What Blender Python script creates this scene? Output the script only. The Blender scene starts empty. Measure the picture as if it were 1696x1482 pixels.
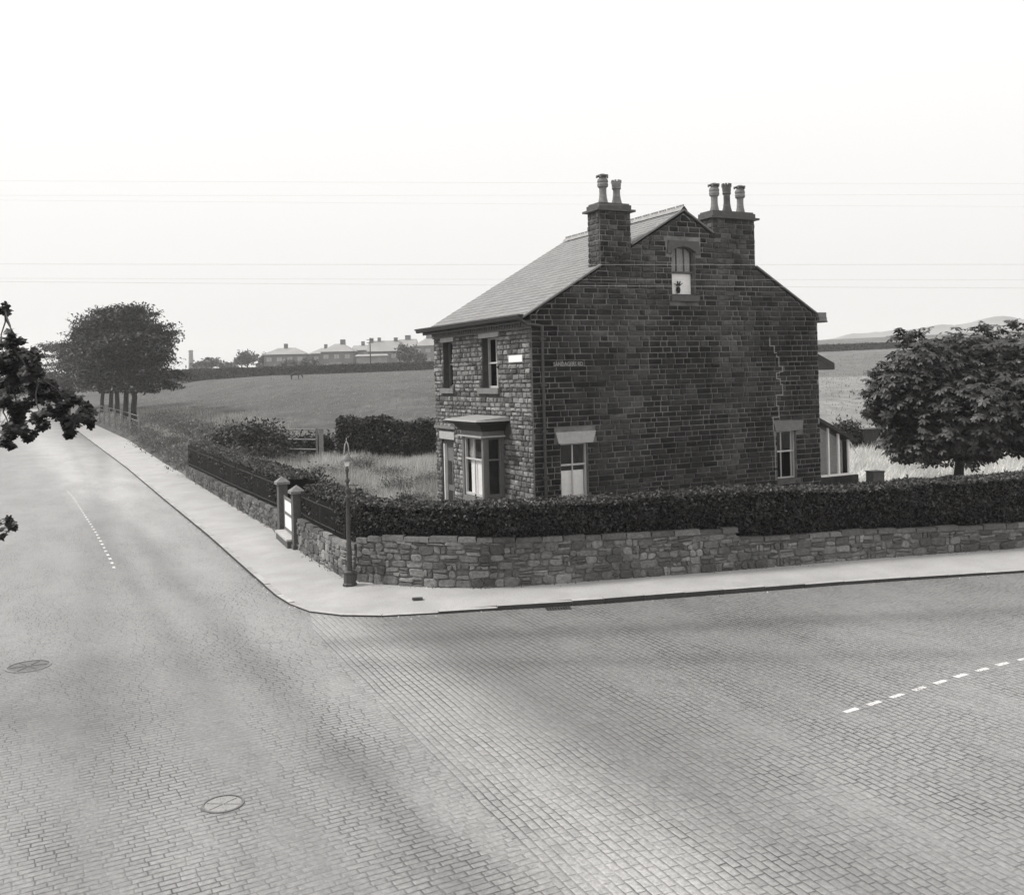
import bpy, bmesh, math, random
import numpy as np
from math import radians, sin, cos, pi
from mathutils import Vector

S = bpy.context.scene
COL = S.collection
R = random.Random(7)
NR = np.random.RandomState(11)

# ---------------------------------------------------------------- camera, sky, sun, exposure
cam = bpy.data.objects.new('camera', bpy.data.cameras.new('camera'))
COL.objects.link(cam)
cam.location = (0, 0, 5.5)
cam.rotation_euler = (radians(90), 0.0248, 0)
cam.data.sensor_width = 36
cam.data.lens = 33.885
cam.data.shift_y = -0.0693
cam.data.clip_start = 0.1
cam.data.clip_end = 6000
S.camera = cam

SUN_EL, SUN_DIR = radians(48), Vector((-0.97, 0.06, 0)).normalized()
W = bpy.data.worlds.new('World'); S.world = W; W.use_nodes = True
nt = W.node_tree; nt.nodes.clear()
sky = nt.nodes.new('ShaderNodeTexSky'); sky.sky_type = 'NISHITA'; sky.sun_disc = False
sky.sun_elevation = SUN_EL; sky.sun_rotation = math.atan2(SUN_DIR.x, SUN_DIR.y)
sky.air_density = 1.5; sky.dust_density = 6
bw = nt.nodes.new('ShaderNodeRGBToBW'); nt.links.new(sky.outputs[0], bw.inputs[0])
tc = nt.nodes.new('ShaderNodeTexCoord'); sp = nt.nodes.new('ShaderNodeSeparateXYZ')
nt.links.new(tc.outputs['Generated'], sp.inputs[0])
mr = nt.nodes.new('ShaderNodeMapRange')          # overcast luminance: brighter towards the zenith
mr.inputs[1].default_value = -0.02; mr.inputs[2].default_value = 0.55
mr.inputs[3].default_value = 5.4; mr.inputs[4].default_value = 8.3
nt.links.new(sp.outputs[2], mr.inputs[0])
mx = nt.nodes.new('ShaderNodeMath'); mx.operation = 'MULTIPLY_ADD'
nt.links.new(bw.outputs[0], mx.inputs[0]); mx.inputs[1].default_value = 0.12
nt.links.new(mr.outputs[0], mx.inputs[2])
cmb = nt.nodes.new('ShaderNodeVectorMath'); cmb.operation = 'SCALE'
cmb.inputs[0].default_value = (1.0, 0.985, 0.972)
nt.links.new(mx.outputs[0], cmb.inputs['Scale'])
bg = nt.nodes.new('ShaderNodeBackground'); bg.inputs[1].default_value = 0.1
nt.links.new(cmb.outputs[0], bg.inputs[0])
wo = nt.nodes.new('ShaderNodeOutputWorld'); nt.links.new(bg.outputs[0], wo.inputs[0])

sl = bpy.data.lights.new('sun', 'SUN'); sl.energy = 2.5; sl.angle = radians(11); sl.color = (1, 0.985, 0.96)
so = bpy.data.objects.new('sun', sl); COL.objects.link(so)
sd = Vector((SUN_DIR.x*cos(SUN_EL), SUN_DIR.y*cos(SUN_EL), sin(SUN_EL)))
so.rotation_euler = sd.to_track_quat('Z', 'Y').to_euler()
so.location = (-20, 0, 30)
S.view_settings.view_transform = 'Standard'; S.view_settings.look = 'None'
S.view_settings.exposure = 0.52; S.view_settings.gamma = 1
S.cycles.max_bounces = 6; S.cycles.diffuse_bounces = 3; S.cycles.glossy_bounces = 2
S.cycles.transparent_max_bounces = 16; S.cycles.volume_bounces = 1

# ---------------------------------------------------------------- node helpers
class NT:
    def __init__(s, name, rough=0.8, spec=0.3):
        s.m = bpy.data.materials.new(name); s.m.use_nodes = True
        s.t = s.m.node_tree; s.t.nodes.clear()
        s.b = s.t.nodes.new('ShaderNodeBsdfPrincipled')
        s.b.inputs['Roughness'].default_value = rough
        s.b.inputs['Specular IOR Level'].default_value = spec
        s.o = s.t.nodes.new('ShaderNodeOutputMaterial'); s.t.links.new(s.b.outputs[0], s.o.inputs[0])
        s.g = None
    def pos(s):
        if not s.g: s.g = s.t.nodes.new('ShaderNodeNewGeometry')
        return s.g.outputs['Position']
    def lk(s, a, inp):
        if hasattr(a, 'links') or hasattr(a, 'is_linked'): s.t.links.new(a, inp)
        else: inp.default_value = a
    def math(s, op, a, b=0.0, c=0.0, clamp=False):
        n = s.t.nodes.new('ShaderNodeMath'); n.operation = op; n.use_clamp = clamp
        s.lk(a, n.inputs[0]); s.lk(b, n.inputs[1]); s.lk(c, n.inputs[2]); return n.outputs[0]
    def noise(s, vec, scale, detail=3, rough=0.55, dist=0.0):
        n = s.t.nodes.new('ShaderNodeTexNoise'); s.t.links.new(vec, n.inputs['Vector'])
        n.inputs['Scale'].default_value = scale; n.inputs['Detail'].default_value = detail
        n.inputs['Roughness'].default_value = rough; n.inputs['Distortion'].default_value = dist
        return n.outputs['Fac']
    def mapping(s, vec, scale=(1, 1, 1), rot=0.0, loc=(0, 0, 0)):
        n = s.t.nodes.new('ShaderNodeMapping'); s.t.links.new(vec, n.inputs[0])
        n.inputs['Location'].default_value = loc
        n.inputs['Rotation'].default_value = (0, 0, rot); n.inputs['Scale'].default_value = scale
        return n.outputs[0]
    def rng(s, v, a, b, c, d):
        n = s.t.nodes.new('ShaderNodeMapRange'); s.lk(v, n.inputs[0])
        for i, q in enumerate((a, b, c, d)): n.inputs[i+1].default_value = q
        return n.outputs[0]
    def attr(s, name):
        n = s.t.nodes.new('ShaderNodeAttribute'); n.attribute_name = name; return n.outputs['Fac']
    def gray(s, v, tint=(1, 0.985, 0.97)):
        n = s.t.nodes.new('ShaderNodeVectorMath'); n.operation = 'SCALE'
        n.inputs[0].default_value = tint; s.lk(v, n.inputs['Scale']); s.t.links.new(n.outputs[0], s.b.inputs['Base Color'])
    def bump(s, h, strength=0.5, dist=0.02):
        n = s.t.nodes.new('ShaderNodeBump'); s.t.links.new(h, n.inputs['Height'])
        n.inputs['Strength'].default_value = strength; n.inputs['Distance'].default_value = dist
        s.t.links.new(n.outputs[0], s.b.inputs['Normal'])

def plain(name, v, rough=0.8, nscale=6.0, namt=0.25, spec=0.3, bump=0.3, bd=0.01, tone=False):
    n = NT(name, rough, spec)
    a = n.noise(n.pos(), nscale, 4); b = n.noise(n.pos(), nscale*6, 2)
    h = n.math('ADD', n.math('MULTIPLY', a, 0.7), n.math('MULTIPLY', b, 0.3))
    f = n.rng(h, 0.3, 0.7, 1-namt, 1+namt)
    if tone: f = n.math('MULTIPLY', f, n.attr('tone'))
    n.gray(n.math('MULTIPLY', f, v))
    if bump: n.bump(h, bump, bd)
    return n.m

def stone(name, v, namt=0.3, big=0.35, streak=0.0):
    n = NT(name, 0.9, 0.2)
    a = n.noise(n.pos(), 14, 5, 0.65); b = n.noise(n.pos(), 0.55, 3)
    f = n.math('MULTIPLY', n.rng(a, 0.25, 0.75, 1-namt, 1+namt), n.rng(b, 0.3, 0.7, 1-big, 1+big))
    f = n.math('MULTIPLY', f, n.attr('tone'))
    if streak:
        st = n.noise(n.mapping(n.pos(), (1.3, 1.3, 0.12)), 1.0, 3)
        f = n.math('MULTIPLY', f, n.rng(st, 0.3, 0.7, 1-streak, 1+streak))
    n.gray(n.math('MULTIPLY', f, v))
    n.bump(a, 0.7, 0.03)
    return n.m

def leafmat(name, v, big=0.25, trans=0.25, bscale=1.2, spec=0.35):
    n = NT(name, 0.55, spec)
    b = n.noise(n.pos(), bscale, 2)
    f = n.math('MULTIPLY', n.rng(b, 0.3, 0.7, 1-big, 1+big), n.attr('tone'))
    n.gray(n.math('MULTIPLY', f, v), (1.0, 0.99, 0.97))
    if trans:
        t = n.t.nodes.new('ShaderNodeBsdfTranslucent'); t.inputs[0].default_value = (v*1.6, v*1.6, v*1.5, 1)
        m = n.t.nodes.new('ShaderNodeMixShader'); m.inputs[0].default_value = trans
        n.t.links.new(n.b.outputs[0], m.inputs[1]); n.t.links.new(t.outputs[0], m.inputs[2])
        n.t.links.new(m.outputs[0], n.o.inputs[0])
    return n.m

def settmat(name, ang, lx, ly, v, wear_sheen=None, roadrows=False):
    """stone setts laid in rows along direction ang (degrees), lx long, ly wide"""
    n = NT(name, 0.4, 0.8)
    P = n.pos()
    wob = n.noise(P, 0.3, 2); wob2 = n.noise(P, 7, 2)
    p = n.mapping(P, rot=-radians(ang))
    sx = n.t.nodes.new('ShaderNodeSeparateXYZ'); n.t.links.new(p, sx.inputs[0])
    x = sx.outputs[0]; y = n.math('ADD', sx.outputs[1], n.math('MULTIPLY', n.math('SUBTRACT', wob, 0.5), 0.16))
    y = n.math('ADD', y, n.math('MULTIPLY', n.math('SUBTRACT', wob2, 0.5), 0.022))
    x = n.math('ADD', x, n.math('MULTIPLY', n.math('SUBTRACT', wob2, 0.5), 0.03))
    yr = n.math('DIVIDE', y, ly); row = n.math('FLOOR', yr); fy = n.math('FRACT', yr)
    wn = n.t.nodes.new('ShaderNodeTexWhiteNoise'); wn.noise_dimensions = '1D'; n.t.links.new(row, wn.inputs['W'])
    lrow = n.math('MULTIPLY_ADD', wn.outputs['Value'], 0.22*lx, 0.9*lx)
    xr = n.math('ADD', n.math('DIVIDE', x, lrow), n.math('MULTIPLY', wn.outputs['Value'], 17.3))
    # uneven lengths: warp the running coordinate
    xr = n.math('ADD', xr, n.math('MULTIPLY', n.math('SINE', n.math('ADD', n.math('MULTIPLY', xr, 1.9), n.math('MULTIPLY', row, 2.3))), 0.14))
    cell = n.math('FLOOR', xr); fx = n.math('FRACT', xr)
    ex = n.math('MULTIPLY_ADD', n.math('MINIMUM', fx, n.math('SUBTRACT', 1.0, fx)), lx, .0012)
    ey = n.math('MULTIPLY', n.math('MINIMUM', fy, n.math('SUBTRACT', 1.0, fy)), ly)
    e = n.math('SMOOTH_MIN', ex, ey, 0.012)
    body = n.rng(e, 0.003, 0.014, 0, 1)
    cv = n.t.nodes.new('ShaderNodeCombineXYZ'); n.t.links.new(cell, cv.inputs[0]); n.t.links.new(row, cv.inputs[1])
    w2 = n.t.nodes.new('ShaderNodeTexWhiteNoise'); w2.noise_dimensions = '3D'; n.t.links.new(cv.outputs[0], w2.inputs['Vector'])
    rnd = w2.outputs['Value']
    fine = n.noise(P, 60, 3, 0.7); mid = n.noise(P, 2.2, 4, 0.6); big = n.noise(n.mapping(p, (.5, .12, 1) if roadrows else (.12, .4, 1)), 1.0, 4, 0.6)
    clog = n.rng(n.noise(n.mapping(p if roadrows else p, (.75, .22, 1) if roadrows else (.25, .6, 1)), 1.0, 5, 0.7), 0.38, 0.60, 0.10, 1.0)     # joints packed with grit in places
    f = n.math('MULTIPLY', n.rng(rnd, 0, 1, 0.95, 1.05), n.rng(fine, 0.25, 0.75, 0.80, 1.20))
    f = n.math('MULTIPLY', f, n.rng(mid, 0.3, 0.7, 0.95, 1.05))
    f = n.math('MULTIPLY', f, n.rng(big, 0.32, 0.68, 0.94, 1.06))
    f = n.math('MULTIPLY', f, n.rng(rnd, .9, 1.0, 1.0, .78))
    gr = n.noise(P, 14, 4, 0.8); f = n.math('MULTIPLY', f, n.rng(gr, .35, .65, .70, 1.28))
    if wear_sheen:
        for (a, off, wid, amt, *rg) in wear_sheen:                                # worn or oiled wheel tracks, plus sky sheen painted on the far road
            q = n.mapping(P, rot=-radians(a)); s2 = n.t.nodes.new('ShaderNodeSeparateXYZ'); n.t.links.new(q, s2.inputs[0])
            dd = n.math('ADD', n.math('SUBTRACT', s2.outputs[1], off), n.math('MULTIPLY', n.math('SUBTRACT', n.noise(P, 0.25, 3), 0.5), wid*.8))
            g = n.math('POWER', 2.718, n.math('MULTIPLY', n.math('POWER', n.math('DIVIDE', n.math('ABSOLUTE', dd), wid), 2.0), -1.0))
            if rg: g = n.math('MULTIPLY', g, n.rng(s2.outputs[0], rg[0], rg[1], 0, 1))
            f = n.math('MULTIPLY', f, n.math('MULTIPLY_ADD', g, amt, 1.0))
    dark = n.math('SUBTRACT', 1.0, n.math('MULTIPLY', n.math('SUBTRACT', 1.0, body), n.math('MULTIPLY', clog, 0.95)))
    f = n.math('MULTIPLY', f, dark)
    n.gray(n.math('MULTIPLY', f, v))
    h = n.math('ADD', n.math('MULTIPLY', n.rng(e, 0.0, 0.03, 0, 1), n.math('MULTIPLY_ADD', clog, 0.6, 0.4)), n.math('ADD', n.math('MULTIPLY', rnd, 0.15), n.math('MULTIPLY', fine, 0.12)))
    h = n.math('ADD', h, n.math('MULTIPLY', n.noise(P, 1.6, 3), 1.6)); n.bump(h, 0.6, 0.014)
    n.lk(n.rng(fine, 0.3, 0.7, 0.28, 0.46), n.b.inputs['Roughness'])
    return n.m

M = {}
M['road'] = settmat('setts_main', 28.7, 0.225, 0.112, 0.20, roadrows=True,
    wear_sheen=[(-62, 4.3, .45, -.30, -50, -40), (-62, 3.2, .25, -.16, -50, -40), (-61, 7.0, 3.2, .75, -34, -58), (-60.8, 5.5, 1.2, .24), (-67.1, -.35, .5, -.16), (-67.1, .75, .5, .12), (-64, 2.2, .35, -.10), (-62, -2.6, .8, -.12)])  # broad far stripe: grazing sky reflection painted paler into the setts
M['side'] = settmat('setts_side', -65.0, 0.225, 0.12, 0.205,
    wear_sheen=[(-65.0, 5.6, .9, .42), (-62, 7.9, .5, -.13), (4.5, 20.5, .5, -.26), (-.7, 18.5, .4, -.17), (42.5, 6.7, 1.2, .12), (-63, 8.4, .9, -.10)])
n = NT('road_paint', 0.7, 0.3); a = n.noise(n.pos(), 26, 4, .75); n.gray(n.rng(a, .3, .7, .45, .68))
tr = n.t.nodes.new('ShaderNodeBsdfTransparent'); ms = n.t.nodes.new('ShaderNodeMixShader')
n.t.links.new(n.rng(n.math('ADD', a, n.math('MULTIPLY', n.noise(n.pos(), 3, 2), .4)), .56, .68, .75, 0.0), ms.inputs[0])
n.t.links.new(n.b.outputs[0], ms.inputs[1]); n.t.links.new(tr.outputs[0], ms.inputs[2]); n.t.links.new(ms.outputs[0], n.o.inputs[0]); M['paint'] = n.m
n = NT('paving', 0.75, 0.3); a = n.noise(n.pos(), 55, 4, .7); b = n.noise(n.pos(), 0.8, 4, .6)
n.gray(n.math('MULTIPLY', n.math('MULTIPLY', n.rng(a, .35, .65, .74, 1.24), n.rng(b, .3, .7, .86, 1.1)), 0.34)); n.bump(a, .4, .01); M['paving'] = n.m
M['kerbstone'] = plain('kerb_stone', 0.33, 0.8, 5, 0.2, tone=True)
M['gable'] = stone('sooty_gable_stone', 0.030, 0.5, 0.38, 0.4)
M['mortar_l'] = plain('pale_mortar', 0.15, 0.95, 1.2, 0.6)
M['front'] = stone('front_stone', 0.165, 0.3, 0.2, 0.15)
M['mortar_d'] = plain('dark_mortar', 0.07, 0.95, 4, 0.3)
M['rubble'] = stone('rubble_stone', 0.135, 0.5, 0.45, 0.1)
M['mortar_r'] = plain('rubble_mortar', 0.12, 0.95, 6, 0.3)
M['dressed'] = plain('dressed_stone', 0.36, 0.85, 7, 0.18)
M['dressed_d'] = plain('dull_dressed_stone', 0.16, 0.85, 7, 0.22)
M['capstone'] = plain('weathered_cap_stone', 0.17, 0.9, 12, 0.35)
M['sooty'] = plain('sooty_dressed', 0.085, 0.9, 8, 0.3)
M['slate'] = plain('slate', 0.175, 0.55, 9, 0.14, spec=0.45, tone=True)
M['ridge'] = plain('ridge_tile', 0.26, 0.8, 9, 0.2)
M['pot_l'] = plain('buff_pot', 0.17, 0.8, 6, 0.3)
M['pot_d'] = plain('sooty_pot', 0.09, 0.8, 6, 0.3)
M['dkpaint'] = plain('dark_paint', 0.025, 0.5, 10, 0.2, spec=0.4)
M['midpaint'] = plain('grey_paint', 0.14, 0.55, 10, 0.15)
M['ltpaint'] = plain('cream_paint', 0.45, 0.5, 10, 0.12)
M['white'] = plain('white_paint', 0.78, 0.5, 10, 0.08)
M['cloth'] = plain('curtain_cloth', 0.62, 0.9, 14, 0.14)
M['clothg'] = plain('grey_curtain_cloth', 0.3, 0.9, 14, 0.2)
M['inside'] = plain('dark_room', 0.012, 0.95, 3, 0.2, bump=0)
M['iron'] = plain('painted_iron', 0.045, 0.5, 12, 0.3, spec=0.4)
M['rail'] = plain('black_railing', 0.022, 0.6, 12, 0.3)
M['wire'] = plain('wire', 0.45, 0.6, 3, 0.1)
M['bark'] = plain('bark', 0.05, 0.95, 9, 0.4, bump=0.8, bd=0.03)
M['barkdark'] = plain('dark_bark', 0.018, 0.95, 9, 0.4)
M['wood'] = plain('weathered_wood', 0.2, 0.9, 8, 0.3)
M['wood_d'] = plain('dark_wood', 0.035, 0.9, 8, 0.3)
M['lidstone'] = plain('worn_cover', 0.25, 0.7, 25, 0.3)
M['castiron'] = plain('manhole_iron', 0.13, 0.55, 25, 0.3, spec=0.5)
M['brickfar'] = plain('far_brick', 0.19, 0.9, 0.6, 0.25, bump=0)  # far brick, stone, roof and window tones lightened, haze fade put into the colour
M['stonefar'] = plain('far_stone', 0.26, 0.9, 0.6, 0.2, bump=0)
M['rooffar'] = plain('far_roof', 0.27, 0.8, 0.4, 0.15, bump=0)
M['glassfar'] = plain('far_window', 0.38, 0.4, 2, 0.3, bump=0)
M['hedge'] = leafmat('privet_leaf', 0.020, 0.3, 0.05, 1.5, spec=0.25)
M['hedgecore'] = plain('hedge_core', 0.008, 1, 3, 0.3, bump=0, spec=0)  # near-black: deep shade between the leaves put into the colour
M['scrub'] = leafmat('scrub_leaf', 0.095, 0.4, 0.2, 0.5)
M['weedy'] = leafmat('weedy_leaf', 0.13, 0.3, 0.2, 1.5)
M['darkbush'] = leafmat('dark_bush_leaf', 0.015, 0.4, 0.1, 0.8)
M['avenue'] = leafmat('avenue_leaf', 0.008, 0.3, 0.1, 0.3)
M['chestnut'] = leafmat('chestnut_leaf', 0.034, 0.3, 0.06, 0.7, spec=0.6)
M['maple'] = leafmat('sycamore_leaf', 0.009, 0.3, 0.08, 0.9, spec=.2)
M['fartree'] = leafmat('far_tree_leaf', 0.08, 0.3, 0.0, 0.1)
M['drygrass'] = leafmat('dry_grass_blade', 0.30, 0.45, 0.3, 0.35, spec=0.1)
M['palegrass'] = leafmat('pale_grass_blade', 0.46, 0.5, 0.3, 0.5, spec=0.1)
M['horse'] = plain('horse_coat', 0.02, 0.8, 3, 0.2, bump=0)

# glass: mostly see-through, reflects the sky
n = NT('window_glass', 0.05, 0.5)
tr = n.t.nodes.new('ShaderNodeBsdfTransparent'); gl = n.t.nodes.new('ShaderNodeBsdfGlossy'); gl.inputs['Roughness'].default_value = .04
ms = n.t.nodes.new('ShaderNodeMixShader'); fr = n.t.nodes.new('ShaderNodeLayerWeight'); fr.inputs[0].default_value = .5
n.lk(n.math('MULTIPLY_ADD', n.math('POWER', fr.outputs['Facing'], 4.0), .5, .045), ms.inputs[0]); n.t.links.new(tr.outputs[0], ms.inputs[1]); n.t.links.new(gl.outputs[0], ms.inputs[2])
n.t.links.new(ms.outputs[0], n.o.inputs[0]); M['glass'] = n.m

# ---------------------------------------------------------------- mesh helpers
class MB:
    def __init__(s): s.v = []; s.f = []; s.t = []
    def face(s, pts, tone=1.0):
        i = len(s.v); s.v += [tuple(p) for p in pts]; s.f.append(tuple(range(i, i+len(pts)))); s.t.append(tone); return s
    def box(s, x0, x1, y0, y1, z0, z1, tone=1.0, f=None, skip=''):
        P = [(x0,y0,z0),(x1,y0,z0),(x1,y1,z0),(x0,y1,z0),(x0,y0,z1),(x1,y0,z1),(x1,y1,z1),(x0,y1,z1)]
        if f: P = [f(*p) for p in P]
        i = len(s.v); s.v += [tuple(p) for p in P]
        for q in ((0,3,2,1),(4,5,6,7),(0,1,5,4),(1,2,6,5),(2,3,7,6),(3,0,4,7)):
            s.f.append(tuple(i+k for k in q)); s.t.append(tone)
        return s
    def tube(s, pts, r, n=8, tone=1.0, cap=True):
        pts = [Vector(p) for p in pts]; rs = r if isinstance(r, (list, tuple)) else [r]*len(pts)
        rings = []
        for k, p in enumerate(pts):
            d = (pts[min(k+1, len(pts)-1)]-pts[max(k-1, 0)]).normalized()
            a = d.cross(Vector((0, 0, 1))) if abs(d.z) < .9 else d.cross(Vector((1, 0, 0)))
            a.normalize(); b = d.cross(a).normalized()
            i = len(s.v)
            for j in range(n):
                t = 2*pi*j/n; s.v.append(tuple(p+(a*cos(t)+b*sin(t))*rs[k]))
            rings.append(i)
        for k in range(len(rings)-1):
            for j in range(n):
                s.f.append((rings[k]+j, rings[k]+(j+1) % n, rings[k+1]+(j+1) % n, rings[k+1]+j)); s.t.append(tone)
        if cap:
            s.f.append(tuple(rings[0]+j for j in range(n))); s.t.append(tone)
            s.f.append(tuple(rings[-1]+j for j in reversed(range(n)))); s.t.append(tone)
        return s
    def lathe(s, prof, n=12, c=(0, 0), rot=0.0, tone=1.0):
        rings = []
        for (r, z) in prof:
            i = len(s.v)
            for j in range(n):
                t = 2*pi*j/n+rot; s.v.append((c[0]+r*cos(t), c[1]+r*sin(t), z))
            rings.append(i)
        for k in range(len(rings)-1):
            for j in range(n):
                s.f.append((rings[k]+j, rings[k]+(j+1) % n, rings[k+1]+(j+1) % n, rings[k+1]+j)); s.t.append(tone)
        s.f.append(tuple(rings[-1]+j for j in range(n))); s.t.append(tone)
        return s
    def build(s, name, mats, parent=None, loc=None, smooth=False):
        me = bpy.data.meshes.new(name); me.from_pydata(s.v, [], s.f)
        me.materials.append(mats)
        at = me.attributes.new('tone', 'FLOAT', 'FACE'); at.data.foreach_set('value', s.t)
        if smooth: me.polygons.foreach_set('use_smooth', [True]*len(me.polygons))
        bm = bmesh.new(); bm.from_mesh(me); bmesh.ops.recalc_face_normals(bm, faces=bm.faces); bm.to_mesh(me); bm.free()
        o = bpy.data.objects.new(name, me); COL.objects.link(o)
        if parent: o.parent = parent
        if loc: o.location = loc
        return o

def npmesh(name, V, F, tone, mat, parent=None):
    """V (n,3), F (m,k) equal-sized faces"""
    me = bpy.data.meshes.new(name); m, k = F.shape
    me.vertices.add(len(V)); me.vertices.foreach_set('co', V.astype(np.float32).ravel())
    me.loops.add(m*k); me.loops.foreach_set('vertex_index', F.astype(np.int32).ravel())
    me.polygons.add(m); me.polygons.foreach_set('loop_start', np.arange(0, m*k, k, dtype=np.int32))
    me.update(calc_edges=True); me.materials.append(mat)
    at = me.attributes.new('tone', 'FLOAT', 'FACE'); at.data.foreach_set('value', tone.astype(np.float32))
    o = bpy.data.objects.new(name, me); COL.objects.link(o)
    if parent: o.parent = parent
    return o

def unit(a): return a/np.maximum(np.linalg.norm(a, axis=1, keepdims=True), 1e-9)
def cards(C, L, Wd, N=None, up=0.0):
    """rhombic leaf cards; C centres, L half lengths, Wd half widths; N preferred normals"""
    n = len(C)
    nn = unit(NR.normal(size=(n, 3)) + (0 if N is None else N*up))
    r = NR.normal(size=(n, 3)); u = unit(r-nn*(r*nn).sum(1, keepdims=True)); v = np.cross(nn, u)
    L = np.broadcast_to(L, (n,))[:, None]; Wd = np.broadcast_to(Wd, (n,))[:, None]
    V = np.stack([C-u*L, C+v*Wd-u*L*.15, C+u*L, C-v*Wd-u*L*.15], 1).reshape(-1, 3)
    F = np.arange(4*n).reshape(n, 4)
    return V, F
def leaves(name, C, l, w, mat, parent=None, N=None, up=0.0, tone=(.6, 1.5), tfac=None):
    n = len(C); V, F = cards(C, l*NR.uniform(.7, 1.3, n), w*NR.uniform(.7, 1.3, n), N, up)
    t = NR.uniform(tone[0], tone[1], n)
    if tfac is not None: t = t*tfac
    return npmesh(name, V, F, t, mat, parent)

def tag(o, label, cat, group=None):
    o['label'] = label; o['category'] = cat
    if group: o['group'] = group
    return o
def struct(o): o['kind'] = 'structure'; return o
def stuff(o, label, cat): o['label'] = label; o['category'] = cat; o['kind'] = 'stuff'; return o
def empty(name, loc, rz=0, label=None, cat=None, group=None):
    o = bpy.data.objects.new(name, None); COL.objects.link(o); o.location = loc; o.rotation_euler = (0, 0, rz)
    o.empty_display_size = .3
    if label: tag(o, label, cat, group)
    return o

# ---------------------------------------------------------------- plan lines (metres, camera over 0,0)
INNER = [(-210, 420), (-110, 232), (-61.0, 139.9), (-37.8, 94.7), (-23.8, 65.6), (-18.99, 55.88), (-11.9, 41.3), (-10.1, 37.7), (-8.25, 34.0),
         (-7.1, 31.1), (-6.15, 29.1), (-4.75, 26.35), (-4.25, 25.7), (-3.5, 25.3), (-2.61, 24.9), (-1.83, 24.66), (-.83, 24.53), (.31, 24.67),
         (2.26, 25.1), (5.12, 25.75), (7.87, 26.48), (10.56, 27.2), (12.75, 27.68), (14.81, 28.1), (25, 30.6), (60, 39)]
KERB = [(-205, 400), (-102, 215), (-54.1, 119.7), (-25.7, 64.0), (-16.74, 46.0), (-10.97, 34.5), (-7.51, 27.4), (-6.82, 26.0), (-6.2, 24.75), (-5.67, 23.85),
        (-4.95, 22.95), (-4.1, 22.5), (-3.16, 22.35), (-1.85, 22.5), (-.48, 22.72), (1.3, 22.98), (2.07, 23.12), (5.11, 23.8), (8.33, 24.5), (10.14, 24.85),
        (13.35, 25.4), (25, 27.6), (60, 35)]
def offset(poly, d):
    out = []
    for i, p in enumerate(poly):
        a = Vector(poly[max(i-1, 0)]); b = Vector(poly[min(i+1, len(poly)-1)])
        t = (b-a).normalized(); out.append((p[0]-t.y*d, p[1]+t.x*d))
    return out
def resample(poly, step):
    out = []
    for a, b in zip(poly, poly[1:]):
        a = Vector(a); b = Vector(b); k = max(1, int((b-a).length/step))
        for j in range(k): out.append(tuple(a.lerp(b, j/k)))
    out.append(tuple(poly[-1])); return out
LK = offset([p for p in KERB if p[1] > 27][:7], -9.2)      # far kerb of the main road
LK = LK + [(-8.6, 8.0), (-3.5, -2.5)]
LOUT = offset(LK, -2.2)

def sheet(name, left, right, z, mat, steps=1):
    """strip between two polylines of equal point count"""
    m = MB()
    for i in range(len(left)-1): m.face([(*left[i], z), (*right[i], z), (*right[i+1], z), (*left[i+1], z)])
    return m.build(name, mat)

# terrain --------------------------------------------------------------
def segdist(X, Y, poly):
    D = np.full(X.shape, 1e9)
    for (ax, ay), (bx, by) in zip(poly, poly[1:]):
        dx, dy = bx-ax, by-ay; L2 = dx*dx+dy*dy
        t = np.clip(((X-ax)*dx+(Y-ay)*dy)/L2, 0, 1)
        D = np.minimum(D, np.hypot(X-ax-t*dx, Y-ay-t*dy))
    return D
def inpoly(X, Y, poly):
    c = np.zeros(X.shape, bool); n = len(poly)
    for i in range(n):
        x0, y0 = poly[i]; x1, y1 = poly[(i+1) % n]
        if y0 == y1: continue
        cond = ((y0 > Y) != (y1 > Y)) & (X < (x1-x0)*(Y-y0)/(y1-y0)+x0)
        c ^= cond
    return c
CORR = INNER + [(60, -60), (20, -60)] + [(-1.5+1.1*-1.2, -60)] + list(reversed(LOUT))
def smooth(t): t = np.clip(t, 0, 1); return t*t*(3-2*t)
def vnoise(X, Y, s, seed=0):
    return (np.sin(X*s*1.3+seed)+np.sin(Y*s*1.7+seed*2.1+np.sin(X*s*.9))+np.sin((X+Y)*s*.77+seed*.7))/3
def terrain(X, Y):
    X = np.asarray(X, float); Y = np.asarray(Y, float)
    ins = inpoly(X, Y, CORR)
    d = np.minimum(segdist(X, Y, INNER), segdist(X, Y, LOUT)); d = np.where(ins, 0, d)
    k = X/np.maximum(Y, 20)
    zt = np.interp(k, [-.5, -.343, -.249, -.081, .34, .6], [5.6, 5.9, 7.3, 7.8, 9.1, 10.5])
    t = np.clip((Y-62)/190, 0, 1.0)
    base = .7+.7*smooth((Y-62)/50)
    z = base*smooth(d/np.where(Y < 56, .3, 2.6)) + (zt-base)*t*np.clip(d/35, 0, 1)
    zf = np.interp(k, [-.5, -.3, 0, .2, .34, .6], [9.5, 10.6, 11.2, 13.6, 15.5, 17])
    z = z + (zf-zt)*smooth((Y-252)/75)*np.clip(d/60, 0, 1)
    z = z + .05*vnoise(X, Y, .9)*np.clip(d/3, 0, 1) + .35*vnoise(X, Y, .05, 2)*smooth((Y-90)/60)
    return np.where(ins, -.25, z)
def tz(x, y): return float(terrain(np.array([x]), np.array([y]))[0])
def axis(stops):
    out = []
    for a, b, s in stops: out += list(np.arange(a, b, s))
    return np.array(out+[stops[-1][1]])
gx = axis([(-900, -300, 50), (-300, -120, 8), (-120, -60, 2.0), (-60, 40, .5), (40, 120, 3), (120, 400, 12), (400, 1500, 60)])
gy = axis([(-60, 20, 8), (20, 75, .5), (75, 150, 1.5), (150, 360, 5), (360, 700, 25), (700, 2000, 90)])
GX, GY = np.meshgrid(gx, gy); GZ = terrain(GX, GY)
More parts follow.
